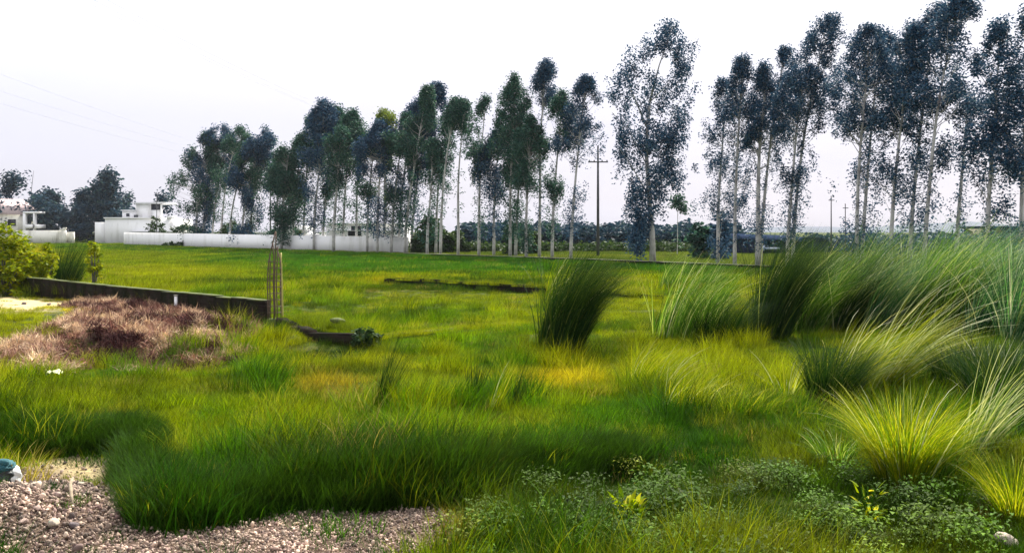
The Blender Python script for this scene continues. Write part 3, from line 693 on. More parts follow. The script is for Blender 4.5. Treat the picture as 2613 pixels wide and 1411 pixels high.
def tree(name, seed, base, top, cb, R, dens, leaf, label, cat='tree', group=None, bark='bark', r0=.16, ln=.36, wd=.10, lobes=5, lower=.25, bulge=.62, clump=None):
    """base, top: world points; cb: crown bottom height; R: crown radius in metres; dens: clumps"""
    rs = RS(seed); base = np.array(base, float); top = np.array(top, float)-base
    t = thing(name, label, cat, base, group)
    H = top[2]; m = MB()
    tt = np.linspace(0, 1, 12); wob = .012*H*np.sin(tt*rs.uniform(3, 7)+rs.rand()*6)*tt
    ax = np.stack([top[0]*tt**1.7+wob, top[1]*tt**1.7+wob*.5, H*tt], -1); ax[0, 2] = -.3
    m.tube(ax[:11], (r0*(1-.92*tt)+.010)[:11], 8)
    axf = lambda z: np.array([np.interp(z, ax[:, 2], ax[:, 0]), np.interp(z, ax[:, 2], ax[:, 1]), z])
    VV = []; RR = []; nl = clump or 58; cs = ln/.27; o1, o2 = rs.rand(2)*50; k = 0; tries = 0
    while k < dens and tries < dens*12:
        tries += 1
        if rs.rand() < lower*.4:                            # thin sprays hanging low on the trunk
            z = cb*rs.uniform(.35, 1.1); c = axf(z)+rs.normal(0, 1, 3)*np.array([R*.22, R*.22, .2]); n_ = int(nl*.3); sg = np.array([.22, .22, .34])
        else:
            t_ = rs.rand()**.85; z = cb+(H-cb)*t_
            w = math.sin(PI*min(.985, max(.02, t_))**.9)**.55*(.62+.75*float(vnoise(t_*5+o1, o2, 7))); a = rs.rand()*2*PI
            rr = R*w*math.sqrt(rs.rand()); c = axf(z)+np.array([rr*math.cos(a), rr*math.sin(a), 0])
            nv = float(vnoise((c[0]+.35*c[1])*.62/cs+o1, c[2]*.48/cs+o2, 3))*.65+float(vnoise((c[0]-.5*c[1])*1.5/cs+o2, c[2]*1.1/cs, 4))*.35
            if nv < .60-.17*t_+.10*(t_ < .35): continue
            n_ = int(nl*rs.uniform(.5, 1.4)); sg = np.array([.26, .26, .36 if t_ > .4 else .55])*rs.uniform(.7, 1.35)
            if rs.rand() < .3:
                zs = max(cb*.7, c[2]-rs.uniform(.6, 2.2)); s0 = axf(zs); mid = (s0+c)/2+np.array([0, 0, -.15]); m.tube([s0, mid, c], [r0*.2, r0*.12, .010], 4, False)
        k += 1
        v, r_ = leaves(rs, c, sg*cs, n_, ln, wd); VV.append(v); RR.append(r_)
    V = np.vstack(VV); V[:, 2] = np.maximum(V[:, 2], .3)
    i = np.arange(len(V)).reshape(-1, 4)
    m.build('trunk', M[bark], t, True)
    link('crown', raw_mesh('crown', V, i, LEAFM[leaf], {'rnd': ('POINT', 'FLOAT', np.concatenate(RR))}), t)
    return t
# (trunk x, top x, top y, crown-bottom y, half width px, clumps, leaf, extra depth, label words)
T = [
 (499, 528, 345, 585, 44, 120, 'euc', 0, 'dense eucalyptus leafy almost to the ground, first of the row from the left'),
 (518, 560, 322, 560, 46, 110, 'euc_blue', 3, 'leafy leaning eucalyptus, second of the row from the left'),
 (540, 600, 296, 430, 30, 44, 'euc', 5, 'thin-topped tall eucalyptus leaning right, third of the row from the left'),
 (562, 610, 330, 480, 34, 30, 'euc', 2, 'sparse see-through eucalyptus, fourth of the row from the left'),
 (584, 640, 360, 520, 30, 22, 'euc', -2, 'very sparse bare-limbed eucalyptus over the round dark bush'),
 (616, 672, 335, 585, 42, 110, 'euc_blue', 0, 'dense dark eucalyptus just right of the round dark bush'),
 (637, 692, 308, 540, 34, 64, 'euc', 4, 'slim eucalyptus with pointed top, seventh of the row from the left'),
 (700, 728, 400, 590, 34, 84, 'euc', 2, 'short dark eucalyptus with full crown behind the bar column'),
 (718, 735, 372, 580, 36, 90, 'euc', -3, 'dark eucalyptus with thick trunk right beside the bar column'),
 (747, 772, 352, 520, 36, 62, 'euc', 3, 'short loose-crowned eucalyptus right of the bar column'),
 (773, 800, 300, 505, 38, 74, 'euc', 5, 'full-crowned eucalyptus, left flank of the tall rounded group over the boundary wall'),
 (801, 832, 262, 510, 42, 92, 'euc_blue', 0, 'tall eucalyptus with rounded grey-blue top over the boundary wall'),
 (824, 856, 275, 500, 36, 74, 'euc', 4, 'eucalyptus tucked behind the rounded grey-blue crown'),
 (851, 870, 330, 470, 32, 56, 'euc', -4, 'eucalyptus with thick dark bare trunk left of the dark window'),
 (874, 905, 290, 480, 34, 52, 'euc', 2, 'thin eucalyptus with open top, next left of the dark window'),
 (909, 925, 300, 470, 30, 40, 'euc', 4, 'thin eucalyptus with trunk crossing the dark window'),
 (937, 955, 340, 500, 34, 62, 'euc', 1, 'dark eucalyptus just right of the dark window'),
 (963, 975, 312, 520, 44, 110, 'euc_blue', -2, 'dense eucalyptus with hanging twigs beneath the yellow-green treetop'),
 (980, 985, 288, 410, 28, 40, 'euc_green', 3, 'eucalyptus with bright yellow-green top'),
 (998, 1040, 300, 500, 40, 84, 'euc', 0, 'full dark eucalyptus, first right of the yellow-green top'),
 (1017, 1068, 262, 500, 40, 84, 'euc_blue', 4, 'tall leaning eucalyptus, second right of the yellow-green top'),
 (1033, 1098, 228, 500, 40, 92, 'euc', 0, 'tallest eucalyptus of the group above the wall end, leaning right'),
 (1050, 1116, 218, 470, 36, 76, 'euc_blue', 5, 'tall eucalyptus with narrow peaked crown by the wall end'),
 (1090, 1110, 360, 540, 38, 44, 'euc', 0, 'loose ragged eucalyptus just right of the wall end'),
 (1112, 1138, 320, 530, 30, 34, 'euc', 3, 'ragged open eucalyptus between wall end and lone bare trunk'),
 (1124, 1160, 258, 370, 28, 50, 'euc', -1, 'eucalyptus with small dark top tuft left of the lone bare trunk'),
 (1169, 1178, 262, 340, 24, 22, 'euc', 0, 'lone eucalyptus with long bare trunk and small top in the gap'),
 (1222, 1238, 248, 520, 32, 46, 'euc', 1, 'sparse grey eucalyptus, left edge of the central group'),
 (1260, 1272, 330, 510, 38, 70, 'euc_blue', 3, 'medium eucalyptus, second trunk of the central group'),
 (1302, 1312, 188, 520, 38, 110, 'euc', 0, 'tall dense eucalyptus with narrow steeple top in the central group'),
 (1316, 1335, 290, 520, 40, 96, 'euc', 3, 'dark dense eucalyptus close behind the steeple-topped one'),
 (1343, 1352, 300, 580, 32, 84, 'euc', -2, 'eucalyptus with dark foliage hanging low down its trunk, central group'),
 (1376, 1394, 162, 330, 30, 56, 'euc_blue', 4, 'tall thin eucalyptus with bluish airy top over the central group'),
 (1409, 1432, 240, 520, 38, 64, 'euc', 1, 'open-crowned eucalyptus, second left of the utility pole'),
 (1456, 1504, 202, 490, 46, 92, 'euc_blue', 0, 'leaning eucalyptus with wide dark top, next left of the utility pole'),
 (1832, 1850, 205, 610, 44, 66, 'euc_blue', 2, 'sparse eucalyptus with leafy base, left end of the right-hand group'),
 (1875, 1890, 150, 490, 46, 84, 'euc_blue', 0, 'bluish eucalyptus with broad flat top, in front of the dark shed'),
 (1933, 1952, 165, 500, 44, 84, 'euc_blue', 1, 'eucalyptus with pale thick trunk before the dark shed, left of a close pair'),
 (1940, 2010, 128, 430, 46, 80, 'euc_blue', 3, 'eucalyptus leaning right from the same foot as the pale thick trunk'),
 (2008, 2062, 150, 440, 42, 84, 'euc_blue', 0, 'eucalyptus on the left of the crossing twin trunks right of the shed'),
 (2022, 2122, 42, 430, 46, 110, 'euc_blue', 2, 'very tall eucalyptus leaning right with dense plume top, right twin trunk'),
 (2186, 2216, 72, 560, 56, 100, 'euc_blue', 0, 'tall full eucalyptus, first beyond the wide gap at right'),
 (2199, 2262, 90, 460, 48, 84, 'euc_blue', 3, 'eucalyptus tucked behind the first one beyond the right gap'),
 (2273, 2330, 66, 580, 52, 100, 'euc_blue', 0, 'eucalyptus with leafy sprays low on its trunk, middle of the far right group'),
 (2320, 2398, 22, 540, 54, 84, 'euc_blue', 2, 'very tall eucalyptus with dark crown reaching the top of the picture'),
 (2357, 2452, -10, 420, 56, 100, 'euc_blue', 0, 'tallest eucalyptus of the far right group, purple-blue crown'),
 (2440, 2480, 190, 400, 36, 30, 'euc_blue', 4, 'thin short eucalyptus between the far right group and the last trees'),
 (2517, 2556, 62, 560, 60, 96, 'euc_blue', 0, 'eucalyptus with clear dark trunk and open crown near the right edge'),
 (2606, 2632, 20, 560, 58, 96, 'euc_blue', 1, 'last eucalyptus at the right edge, half cut off'),
]
def rowd(xs):
    v = np.interp(xs, [0, 500, 1000, 1500, 1666, 1935, 2200, 2613], [616, 630, 647, 664, 672, 684, 698, 722])
    return CAMH*FOC/(v-HY)
for i, (bx_, tx_, ty_, cy_, hw_, dn, lf, ex, lb) in enumerate(T):
    d = rowd(bx_)+ex*.9+.3; base = ((bx_-CX)/FOC*d, d, 0); top = W(tx_, ty_, d+random.Random(i).uniform(-.5, .5))
    cy_ = cy_+(0 if bx_ < 1800 else min(22, max(0, 600-cy_))); cbz = CAMH-(cy_-HY)/FOC*d; R = hw_/FOC*d
    ln = .36*min(1.35, max(.75, d/95))
    tree('eucalyptus_tree', 200+i, base, top, cbz, R*(1.42 if bx_ < 1800 else 1.62), int(dn*(3.5 if bx_ < 1800 else 2.6)), lf, lb, 'tree', 'row of eucalyptus trees along the far field edge', r0=.10+.0011*d*.6+(.06 if bx_ in (851, 718, 1935, 1933) else 0), ln=ln*.66, wd=ln*.17)
# the big isolated tree
d = rowd(1666); base = ((1666-CX)/FOC*d, d, 0)
def bigtree():
    rs = RS(777); t = thing('eucalyptus_tree', 'big solitary eucalyptus with forked open crown and white trunk foot', 'tree', base)
    m = MB(); k = d/FOC
    def q(px, py, yy=0): return np.array([(px-1666)*k, yy, CAMH-(py-HY)*k])
    main = np.array([q(1666, 690), q(1664, 600), q(1656, 500), q(1650, 400), q(1652, 330), q(1658, 260)])
    m.tube(main, [.30, .22, .18, .15, .13, .10], 10)
    for pts, r_ in (([(1658, 260), (1680, 170), (1712, 75)], .09), ([(1652, 330), (1615, 230), (1600, 160)], .08), ([(1650, 400), (1700, 330), (1738, 250)], .08),
                    ([(1656, 500), (1610, 430), (1575, 380)], .06), ([(1656, 500), (1700, 440), (1735, 400)], .06), ([(1660, 260), (1720, 200), (1768, 140)], .05), ([(1650, 420), (1600, 330), (1560, 290)], .05)):
        m.tube([q(*p_, rs.uniform(-1, 1)*(j > 0)) for j, p_ in enumerate(pts)], [r_, r_*.6, .02], 6)
    m.build('trunk', M['bark'], t, True)
    VV = []; RR = []
    cl = [(1708, 80, 26, 26, 16), (1690, 110, 28, 26, 14), (1730, 130, 20, 36, 16), (1738, 190, 18, 50, 18), (1715, 225, 22, 30, 14), (1655, 130, 26, 22, 10), (1610, 170, 30, 30, 14), (1585, 210, 26, 26, 12), (1570, 235, 22, 22, 8), (1768, 140, 10, 14, 3),
          (1660, 215, 28, 36, 16), (1600, 250, 24, 30, 8), (1640, 265, 20, 24, 8), (1700, 265, 24, 22, 6), (1590, 300, 26, 34, 10), (1745, 265, 12, 40, 5), (1720, 300, 24, 28, 10), (1650, 320, 22, 40, 12), (1720, 340, 26, 28, 18), (1745, 310, 14, 26, 6),
          (1600, 350, 28, 28, 16), (1680, 350, 26, 28, 14), (1650, 375, 34, 26, 22), (1710, 375, 30, 26, 18), (1590, 400, 24, 26, 10), (1700, 425, 34, 36, 30), (1660, 440, 26, 36, 16), (1620, 440, 18, 40, 8), (1725, 455, 18, 24, 10), (1685, 490, 20, 26, 12),
          (1625, 490, 18, 30, 12), (1650, 510, 22, 26, 16), (1615, 545, 14, 34, 16), (1640, 560, 18, 34, 22), (1628, 600, 16, 24, 22), (1622, 632, 12, 16, 12), (1670, 530, 16, 30, 8), (1580, 440, 14, 30, 3), (1770, 240, 8, 14, 1)]
    for (px, py, sx_, sy_, nn) in cl:
        for j in range(int(nn*1.1)):
            c = q(px+rs.normal(0, .55)*sx_, py+rs.normal(0, .55)*sy_, rs.normal(0, .9)); v, r_ = leaves(rs, c, (.24, .24, .34), int(rs.uniform(22, 64)), .24, .062, .8); VV.append(v); RR.append(r_)
    V = np.vstack(VV); link('crown', raw_mesh('crown', V, np.arange(len(V)).reshape(-1, 4), LEAFM['euc_blue'], {'rnd': ('POINT', 'FLOAT', np.concatenate(RR))}), t)
bigtree()
# trees far left
F = [
 (22, 455, 602, 20, 64, 215, 'narrow dark far tree behind the pink-roofed house'), (78, 418, 600, 30, 84, 220, 'tall rounded far tree standing above the left wood'),
 (120, 500, 604, 34, 64, 216, 'low blue-dark tree right of the tall rounded far tree'), (160, 492, 604, 36, 64, 222, 'wide blue-dark tree in the middle of the left wood'),
 (205, 500, 604, 32, 60, 214, 'low dark tree left of the twin-peaked far tree'), (243, 480, 604, 26, 60, 212, 'dark tree forming the lower left peak beside the tallest of the left wood'),
 (272, 438, 604, 30, 92, 210, 'tall dark far tree with pointed crown left of the white house'), (300, 505, 590, 20, 34, 216, 'pale green bushy tree behind the white house corner'),
 (322, 500, 560, 10, 10, 260, 'faint thin far tree above the white house terrace'), (410, 498, 570, 13, 14, 215, 'spindly tree right of the upper opening of the white house')]
for i, (bx_, ty_, cy_, hw_, dn, d, lb) in enumerate(F):
    tree('far_tree', 400+i, ((bx_-CX)/FOC*d, d, 0), W(bx_+6, ty_, d), CAMH-(cy_-HY)/FOC*d, hw_/FOC*d, dn, 'far', lb, 'tree', 'far trees behind the left houses', bark='bark_dark', ln=.85, wd=.25, lower=.05, lobes=5, clump=34)
def bush(name, seed, px, d, ty, hw, n, leaf, label, z0=0, cat='bush', ln=.3, wd=.09, group=None, stem=True):
    rs = RS(seed); b0 = np.array([(px-CX)/FOC*d, d, z0]); t = thing(name, label, cat, b0, group)
    H = CAMH-(ty-HY)/FOC*d-z0; R = hw/FOC*d; VV = []; RR = []; m = MB()
    for k in range(n):
        a = rs.rand()*2*PI; r = R*math.sqrt(rs.rand())*.9; zz = H*(rs.rand()**.8)*math.sqrt(max(.1, 1-(r/R)**2*.7))
        c = np.array([r*math.cos(a), r*math.sin(a), zz]); v, q_ = leaves(rs, c, np.array([.5, .5, .4])*ln, 34, ln, wd, .3); VV.append(v); RR.append(q_)
        if k % 5 == 0: m.tube([(c[0]*.1, c[1]*.1, -.1), (c[0]*.5, c[1]*.5, c[2]*.5), tuple(c)], [.035, .022, .008], 5, False)
    V = np.vstack(VV); V[:, 2] = np.maximum(V[:, 2], 0)
    m.build('stems', M['bark_dark'], t); link('foliage', raw_mesh('foliage', V, np.arange(len(V)).reshape(-1, 4), LEAFM[leaf], {'rnd': ('POINT', 'FLOAT', np.concatenate(RR))}), t)
    return t
for a in [
 (500, 585, 142, 566, 34, 60, 'bush', 'round dark bush standing before the boundary wall top, left trees'), (501, 608, 139, 612, 9, 12, 'bush', 'small dark bush against the foot of the boundary wall'),
 (502, 755, 128, 582, 16, 24, 'bush', 'dark bush beside the small white building under dense trees'), (503, 470, 178, 570, 40, 80, 'bush', 'dark green bush mass left of the first eucalyptus'),
 (504, 398, 180, 545, 24, 40, 'bush', 'dark green bush in front of the upper storey'), (505, 1068, 104, 590, 14, 34, 'bush', 'dark low bush at the right end of the boundary wall'),
 (506, 1100, 103, 552, 34, 90, 'bush', 'tall dark bush with pointed top right of the boundary wall'), (507, 1140, 104, 585, 18, 40, 'bush', 'loose green bush right of the pointed bush'),
 (508, 1172, 108, 588, 15, 34, 'bush', 'small dark bush at the foot of the lone bare trunk'), (509, 1308, 96, 572, 16, 40, 'bush', 'dark bush between the twin trunks of the central group'),
 (510, 1355, 100, 585, 26, 50, 'bush', 'dark bush at the right foot of the central group'), (511, 1790, 82, 570, 34, 60, 'euc', 'dark leafy bush left of the dark shed'),
 (512, 1840, 80, 540, 20, 36, 'euc_blue', 'young leafy tree beside the sparse eucalyptus left of the shed')]:
    bush('bush', a[0], a[1], a[2], a[3], a[4], a[5], a[6], a[7], ln=.42, wd=.13, group='bushes by the tree row')
t = tree('young_tree', 520, ((1728-CX)/FOC*96, 96, 0), W(1732, 508, 96), CAMH-(560-HY)/FOC*96, 22/FOC*96, 18, 'euc', 'thin young tree with round crown right of the solitary eucalyptus', r0=.05, ln=.3, wd=.08, lower=.02)
for k, px in enumerate((424, 440, 452, 464, 478, 492, 506)):
    bush('hedge_plant', 530+k, px, 146, 616+k % 3, 5, 5, 'bush', ['low round hedge plant at the white wall foot, %s from the left' % w for w in ('first', 'second', 'third', 'fourth', 'fifth', 'sixth', 'seventh')][k], group='low plants along the white wall', ln=.3, wd=.1)
# distant wood: one mass
def wood(name, seed, x0, x1, d0, d1, top, n, leaf, label, ln=.8):
    rs = RS(seed); VV = []; RR = []
    for k in range(n):
        px = rs.uniform(x0, x1); d = rs.uniform(d0, d1); tp = top(px)+rs.uniform(-3, 6); z1 = CAMH-(tp-HY)/FOC*d
        z = z1*rs.rand()**.6; c = ((px-CX)/FOC*d, d, max(z, .1)); v, q_ = leaves(rs, c, np.array([.8, .8, .6])*ln, 26, ln, ln*.28, .3); VV.append(v); RR.append(q_)
    V = np.vstack(VV); V[:, 2] = np.maximum(V[:, 2], 0)
    o = link(name, raw_mesh(name, V, np.arange(len(V)).reshape(-1, 4), LEAFM[leaf], {'rnd': ('POINT', 'FLOAT', np.concatenate(RR))})); tag(o, label, 'wood', kind='stuff')
wt = lambda px: 594-11*fbm(np.array([px/45.]), np.array([0.]), 9)[0]*1.6-8*(fbm(np.array([px/14.]), np.array([3.]), 19)[0] > .62)
wood('distant_wood', 600, 1180, 1880, 118, 138, wt, 1500, 'far', 'distant blue-green wood on the horizon behind the tree row', .7)
wood('distant_hedge', 601, 1050, 1850, 108, 114, lambda px: 626-6*fbm(np.array([px/40.]), np.array([1.]), 29)[0], 420, 'bush', 'low light hedge growth in front of the distant wood', .45)
wood('left_thicket', 602, -40, 330, 205, 225, lambda px: 522+14*math.sin(px/23.)+8*math.sin(px/9.), 620, 'far', 'dark thicket filling the gaps under the far left trees', 1.0)
wood('right_thicket', 603, 2060, 2640, 105, 120, lambda px: 606+4*math.sin(px/30.), 420, 'far', 'low bluish thicket on the horizon behind the right reeds', .6)
# hills far right, distance haze put into their bluish colour
hx = np.linspace(300, 1500, 60); V = []
for x_ in hx:
    z_ = 24*fbm(np.array([x_/190.]), np.array([2.]), 71)[0]*math.sin(PI*(x_-300)/1200)**.5*1.0
    V += [(x_, 1700, -1), (x_, 1800, z_), (x_, 2100, z_*.8), (x_, 2200, -1)]
Q = [(4*i+j, 4*i+4+j, 4*i+5+j, 4*i+1+j) for i in range(59) for j in range(3)]
tag(link('hills', raw_mesh('hills', V, Q, surf('hill_haze_blue', (.03, .045, .08), (.04, .06, .10), .02, .95, 0), smooth=True)), kind='structure')

# ------------------------------------------------------------------ poles and wires
d = 90; pb = np.array([(1526-CX)/FOC*d, d, 0]); ht = CAMH-(372-HY)/FOC*d
p = thing('utility_pole', 'tall slim dark utility pole with crossarm in the gap left of the solitary tree', 'utility pole', pb)
m = MB(); m.tube([(0, 0, -.4), (0, 0, ht*.5), (0, 0, ht)], [.16, .13, .09], 10); m.build('shaft', M['pole'], p)
za = CAMH-(414-HY)/FOC*d
m = MB(); m.box(-1.0, -.17, za-.06, 1.0, -.09, za+.06); m.build('crossarm', M['pole'], p)
for q_ in (-.9, -.4, .4, .9):
    m = MB(); m.tube([(q_, -.13, za+.063), (q_, -.13, za+.13), (q_, -.13, za+.22)], [.05, .07, .03], 8); m.build('insulator', M['pole'], p)
for (px, d, ty, lb) in ((2121, 92, 500, 'thin bare pole rising behind the reeds in the right gap'), (400, 165, 490, 'thin pale pole in front of the long low white house'), (2157, 95, 520, 'faint short pole just right of the thin bare pole')):
    o_ = thing('utility_pole', lb, 'pole', ((px-CX)/FOC*d, d, 0)); zt = CAMH-(ty-HY)/FOC*d
    m = MB(); m.tube([(0, 0, -.3), (0, 0, zt)], [.09 if px != 2157 else .05, .05], 8); m.build('shaft', M['pole'], o_)
    m = MB(); m.box(-.3, -.1, zt-.5, .3, -.06, zt-.42); m.build('crossarm', M['pole'], o_)
# hidden pole that carries the lower wires
d2 = 172; o_ = thing('utility_pole', 'utility pole almost hidden behind the dense left trees', 'pole', ((690-CX)/FOC*d2, d2, 0)); zt = CAMH-(420-HY)/FOC*d2
m = MB(); m.tube([(0, 0, -.3), (0, 0, zt)], [.16, .09], 8); m.build('shaft', M['pole'], o_)
def wire(a, b, sag, label, r=.005):
    tt = np.linspace(0, 1, 40)[:, None]; P = a*(1-tt)+b*tt; P[:, 2] -= sag*4*(tt*(1-tt))[:, 0]
    o_ = thing('power_line', label, 'wire', a, 'overhead wires'); m = MB(); m.tube(P-a, r, 5); m.build('strand', M['wire'], o_)
d3 = 168; p3 = np.array([(985-CX)/FOC*d3, d3, 0]); z3 = CAMH-(325-HY)/FOC*d3
o_ = thing('utility_pole', 'utility pole almost hidden behind the crown with yellow-green top', 'pole', p3)
m = MB(); m.tube([(0, 0, -.3), (0, 0, z3)], [.16, .09], 8); m.build('shaft', M['pole'], o_)
m = MB(); m.box(-1, -.16, z3-.3, 1, -.1, z3-.2); m.build('crossarm', M['pole'], o_)
arm = lambda q_: p3+np.array([q_, -.13, z3])
wire(W(90, -60, 60), arm(-.9), 1.2, 'overhead wire, lowest of the three upper wires crossing the pale sky', .017)
wire(W(215, -12, 60), arm(-.3), 1.2, 'overhead wire, middle of the three upper wires crossing the pale sky', .017)
wire(W(250, -12, 60), arm(.9), 1.2, 'overhead wire, topmost of the three upper wires crossing the pale sky', .017)
pz = np.array([(690-CX)/FOC*d2, d2-.2, zt])
wire(W(-260, 90, 125), pz+np.array([0, 0, .0]), .8, 'overhead wire, topmost of the three lower wires at far left', .02)
wire(W(-260, 145, 125), pz-np.array([0, 0, .8]), .8, 'overhead wire, middle of the three lower wires at far left', .02)
wire(W(-260, 185, 125), pz-np.array([0, 0, 1.6]), .8, 'overhead wire, lowest of the three lower wires at far left', .02)

# ------------------------------------------------------------------ tall reed grass clumps
CM = {
 'dark': blade_mat('dark_reed', [(0, (.006, .022, .005)), (.6, (.018, .055, .010)), (.88, (.05, .10, .012)), (1, (.16, .20, .03))], .25),
 'green': blade_mat('green_reed', [(0, (.016, .060, .006)), (.5, (.06, .17, .012)), (.85, (.16, .30, .03)), (1, (.46, .54, .18))], .4),
 'blue': blade_mat('bluish_reed', [(0, (.012, .062, .024)), (.5, (.045, .155, .055)), (.84, (.14, .29, .10)), (1, (.48, .56, .34))], .4),
 'yellow': blade_mat('yellow_reed', [(0, (.04, .11, .002)), (.4, (.17, .26, .003)), (.8, (.38, .40, .004)), (1, (.60, .56, .06))], .45),
 'pale': blade_mat('pale_reed', [(0, (.30, .36, .10)), (.6, (.5, .54, .28)), (1, (.7, .7, .5))], .4),
}
def clump(seed, px, py, hpx, n, mat, label, rad_=.22, lean=.5, droop=1.2, spread=.5, width=.016, S=6, pale=0, palel=1.0, z=0, name='reed_clump', cat='tall grass', palew=1.4, tl=.30):
    rs = RS(seed); b0 = G(px, py); b0[2] = float(height(np.array([b0[0]]), np.array([b0[1]]))[0]); t = thing(name, label, cat, b0, 'tall grass clumps in the meadow')
    H = hpx/FOC*b0[1]
    def mk(nm, n, mt, lf, w, sd):
        rs = RS(sd); a = rs.rand(n)*2*PI; r = rad_*np.sqrt(rs.rand(n)); base = np.stack([r*np.cos(a), r*np.sin(a), np.full(n, -.06)], -1)
        dx = np.cos(a)*spread+lean+rs.normal(0, .3, n); dy = np.sin(a)*spread+rs.normal(0, .3, n); mag = np.sqrt(dx**2+dy**2)
        V, Q, rnd = blades(rs, base, H*1.12*lf*(1-.62*rs.rand(n)**1.7), .08+tl*mag*rs.uniform(.3, 1, n), droop*rs.uniform(.35, 1.2, n), np.arctan2(dy, dx), w*rs.uniform(.6, 1.4, n), S)
        link(nm, raw_mesh(nm, V, Q, CM[mt], {'rnd': ('POINT', 'FLOAT', rnd)}), t)
    mk('blades', n, mat, 1, width, seed)
    if pale: mk('pale_blades', pale, 'pale', palel, width*palew, seed+5000)
    return t
clump(701, 1425, 905, 285, 2600, 'dark', 'tall dark green clump bent right in the middle of the meadow', .46, .66, 1.0, .18, .016, pale=14)
clump(702, 1405, 770, 130, 160, 'yellow', 'thin yellow arching stems just behind the dark middle clump', .3, 1.1, 1.1, .3, .022, pale=14)
clump(703, 1740, 870, 235, 620, 'green', 'loose arching clump left of the big reed bank, pale tips', .7, .9, 1.0, .4, .018, pale=60)
clump(704, 1830, 875, 160, 900, 'dark', 'low dark clump in front of the loose arching one', .6, .5, 1.1, .6, .016)
clump(705, 1960, 860, 285, 2200, 'dark', 'tall dark upright clump forming the left edge of the reed bank', .5, .8, .8, .25, .016, pale=12)
RL = [
 (2060, 850, 270, 1200, 'green', 30, 'reed clump second in the front row of the bank'), (2140, 850, 270, 1300, 'dark', 40, 'greyish reed clump third in the front row of the bank'),
 (2230, 855, 300, 1400, 'blue', 80, 'bluish reed clump under the leafy-stemmed eucalyptus'), (2330, 855, 310, 1400, 'green', 90, 'silvery-tipped reed clump in the middle of the bank'),
 (2420, 865, 300, 1500, 'green', 40, 'green reed clump right of the silvery-tipped one'), (2510, 880, 330, 1400, 'blue', 80, 'tall bluish reed clump under the last clear trunk'),
 (2600, 900, 360, 1400, 'blue', 80, 'tall reed clump at the right edge, half cut off'),
 (2010, 770, 180, 700, 'green', 20, 'low rear reed clump behind the left end of the bank'), (2110, 765, 190, 900, 'dark', 20, 'rear dark reed clump behind the greyish one'), (2200, 765, 200, 900, 'green', 40, 'rear reed clump behind the bluish one'),
 (2300, 765, 215, 1000, 'green', 60, 'rear reed clump with feathery tips near the middle'), (2400, 768, 215, 1000, 'blue', 60, 'rear bluish reed clump right of the feathery one'), (2500, 770, 225, 1000, 'blue', 60, 'rear reed clump in front of the dark house'), (2600, 775, 230, 1000, 'blue', 60, 'rear reed clump at the right edge below the dark house'),
 (1700, 740, 110, 300, 'green', 10, 'distant low reed tuft left of the loose arching clump'), (1800, 735, 90, 300, 'green', 10, 'distant low reed tuft before the dark shed')]
for k, (px, py, hp, n_, mt, pl, lb) in enumerate(RL):
    clump(720+k, px, py, hp*(1.0+.16*math.sin(k*2.3)), int(n_*.8), mt, lb, .38, .95, 1.35, .45, .017, pale=int(pl*1.1), tl=.34, palew=1.6, palel=.92)
clump(741, 2115, 1030, 190, 1500, 'dark', 'dark-footed clump in front of the reed bank, below yellow arching blades', .28, .5, 1.0, .6, .011)
clump(742, 2140, 1010, 230, 700, 'yellow', 'yellow clump with long blades arching far to the right', .25, 1.2, 1.3, .35, .013, pale=40, palel=1.25)
clump(743, 2230, 1000, 300, 420, 'yellow', 'long yellow-green blades sweeping to the right below the bank', .25, 1.9, 1.0, .2, .014, pale=60, palel=1.5, tl=.36)
clump(744, 2500, 1010, 165, 2200, 'dark', 'wide dark green clump at right under the reed bank', .6, .5, 1.1, .7, .013, pale=12)
clump(745, 2590, 1060, 230, 1800, 'dark', 'dark clump at the right edge above the pale arching blades', .5, .5, 1.1, .7, .013, pale=12)
clump(746, 2310, 1245, 265, 1500, 'yellow', 'bright yellow-green fountain clump in the right foreground', .24, .12, 1.1, 1.0, .009, pale=40, palel=1.2, palew=1.7)
clump(747, 2330, 1240, 190, 800, 'green', 'green inner tuft inside the bright fountain clump', .3, .2, 1.0, .9, .009)
clump(748, 2480, 1190, 270, 160, 'green', 'pale blades arching off the right edge beyond the fountain clump', .12, 1.3, .9, .35, .012, pale=80, palel=1.2)
clump(749, 2590, 1330, 190, 400, 'yellow', 'leafy tuft at the right edge in the lower corner', .15, .0, 1.2, .9, .009, pale=14)
clump(750, 965, 1070, 220, 140, 'dark', 'thin slanting dark reed stems left of centre', .10, .85, .35, .2, .013)
clump(751, 1205, 1050, 190, 50, 'dark', 'single wispy upright dark reed tuft at centre', .06, .35, .25, .2, .012)
clump(752, 1255, 1075, 150, 60, 'yellow', 'wispy pale yellow stems at centre leaning right', .08, 1.0, .4, .2, .011, pale=8)
clump(753, 1310, 1065, 170, 60, 'dark', 'wispy dark stems just right of the pale yellow ones', .06, 1.0, .35, .2, .011)
clump(754, 1640, 985, 150, 300, 'yellow', 'yellow arching tuft right of the yellow patch', .3, .9, 1.1, .5, .011, pale=16)
clump(755, 1745, 1040, 140, 360, 'yellow', 'low yellow arching tuft in front of the low dark clump', .35, 1.0, 1.4, .5, .011, pale=16)
clump(756, 2005, 1010, 140, 90, 'yellow', 'small pale-bladed tuft left of the dark-footed clump', .12, .0, 1.1, 1.0, .011, pale=20)
clump(757, 1900, 1060, 110, 400, 'yellow', 'low yellow tuft between the meadow and the dark-footed clump', .4, .8, 1.3, .6, .011)
clump(758, 165, 735, 130, 600, 'dark', 'dark slanting clump behind the left end of the brick wall', .55, .7, .6, .4, .024)
clump(759, 2130, 1190, 110, 260, 'green', 'low spreading green tuft left of the fountain clump', .2, -.3, 1.3, 1.0, .009, pale=14)
clump(760, 1690, 1010, 175, 60, 'yellow', 'two or three long yellow blades arching over the meadow', .1, 1.2, 1.2, .2, .013, pale=10)
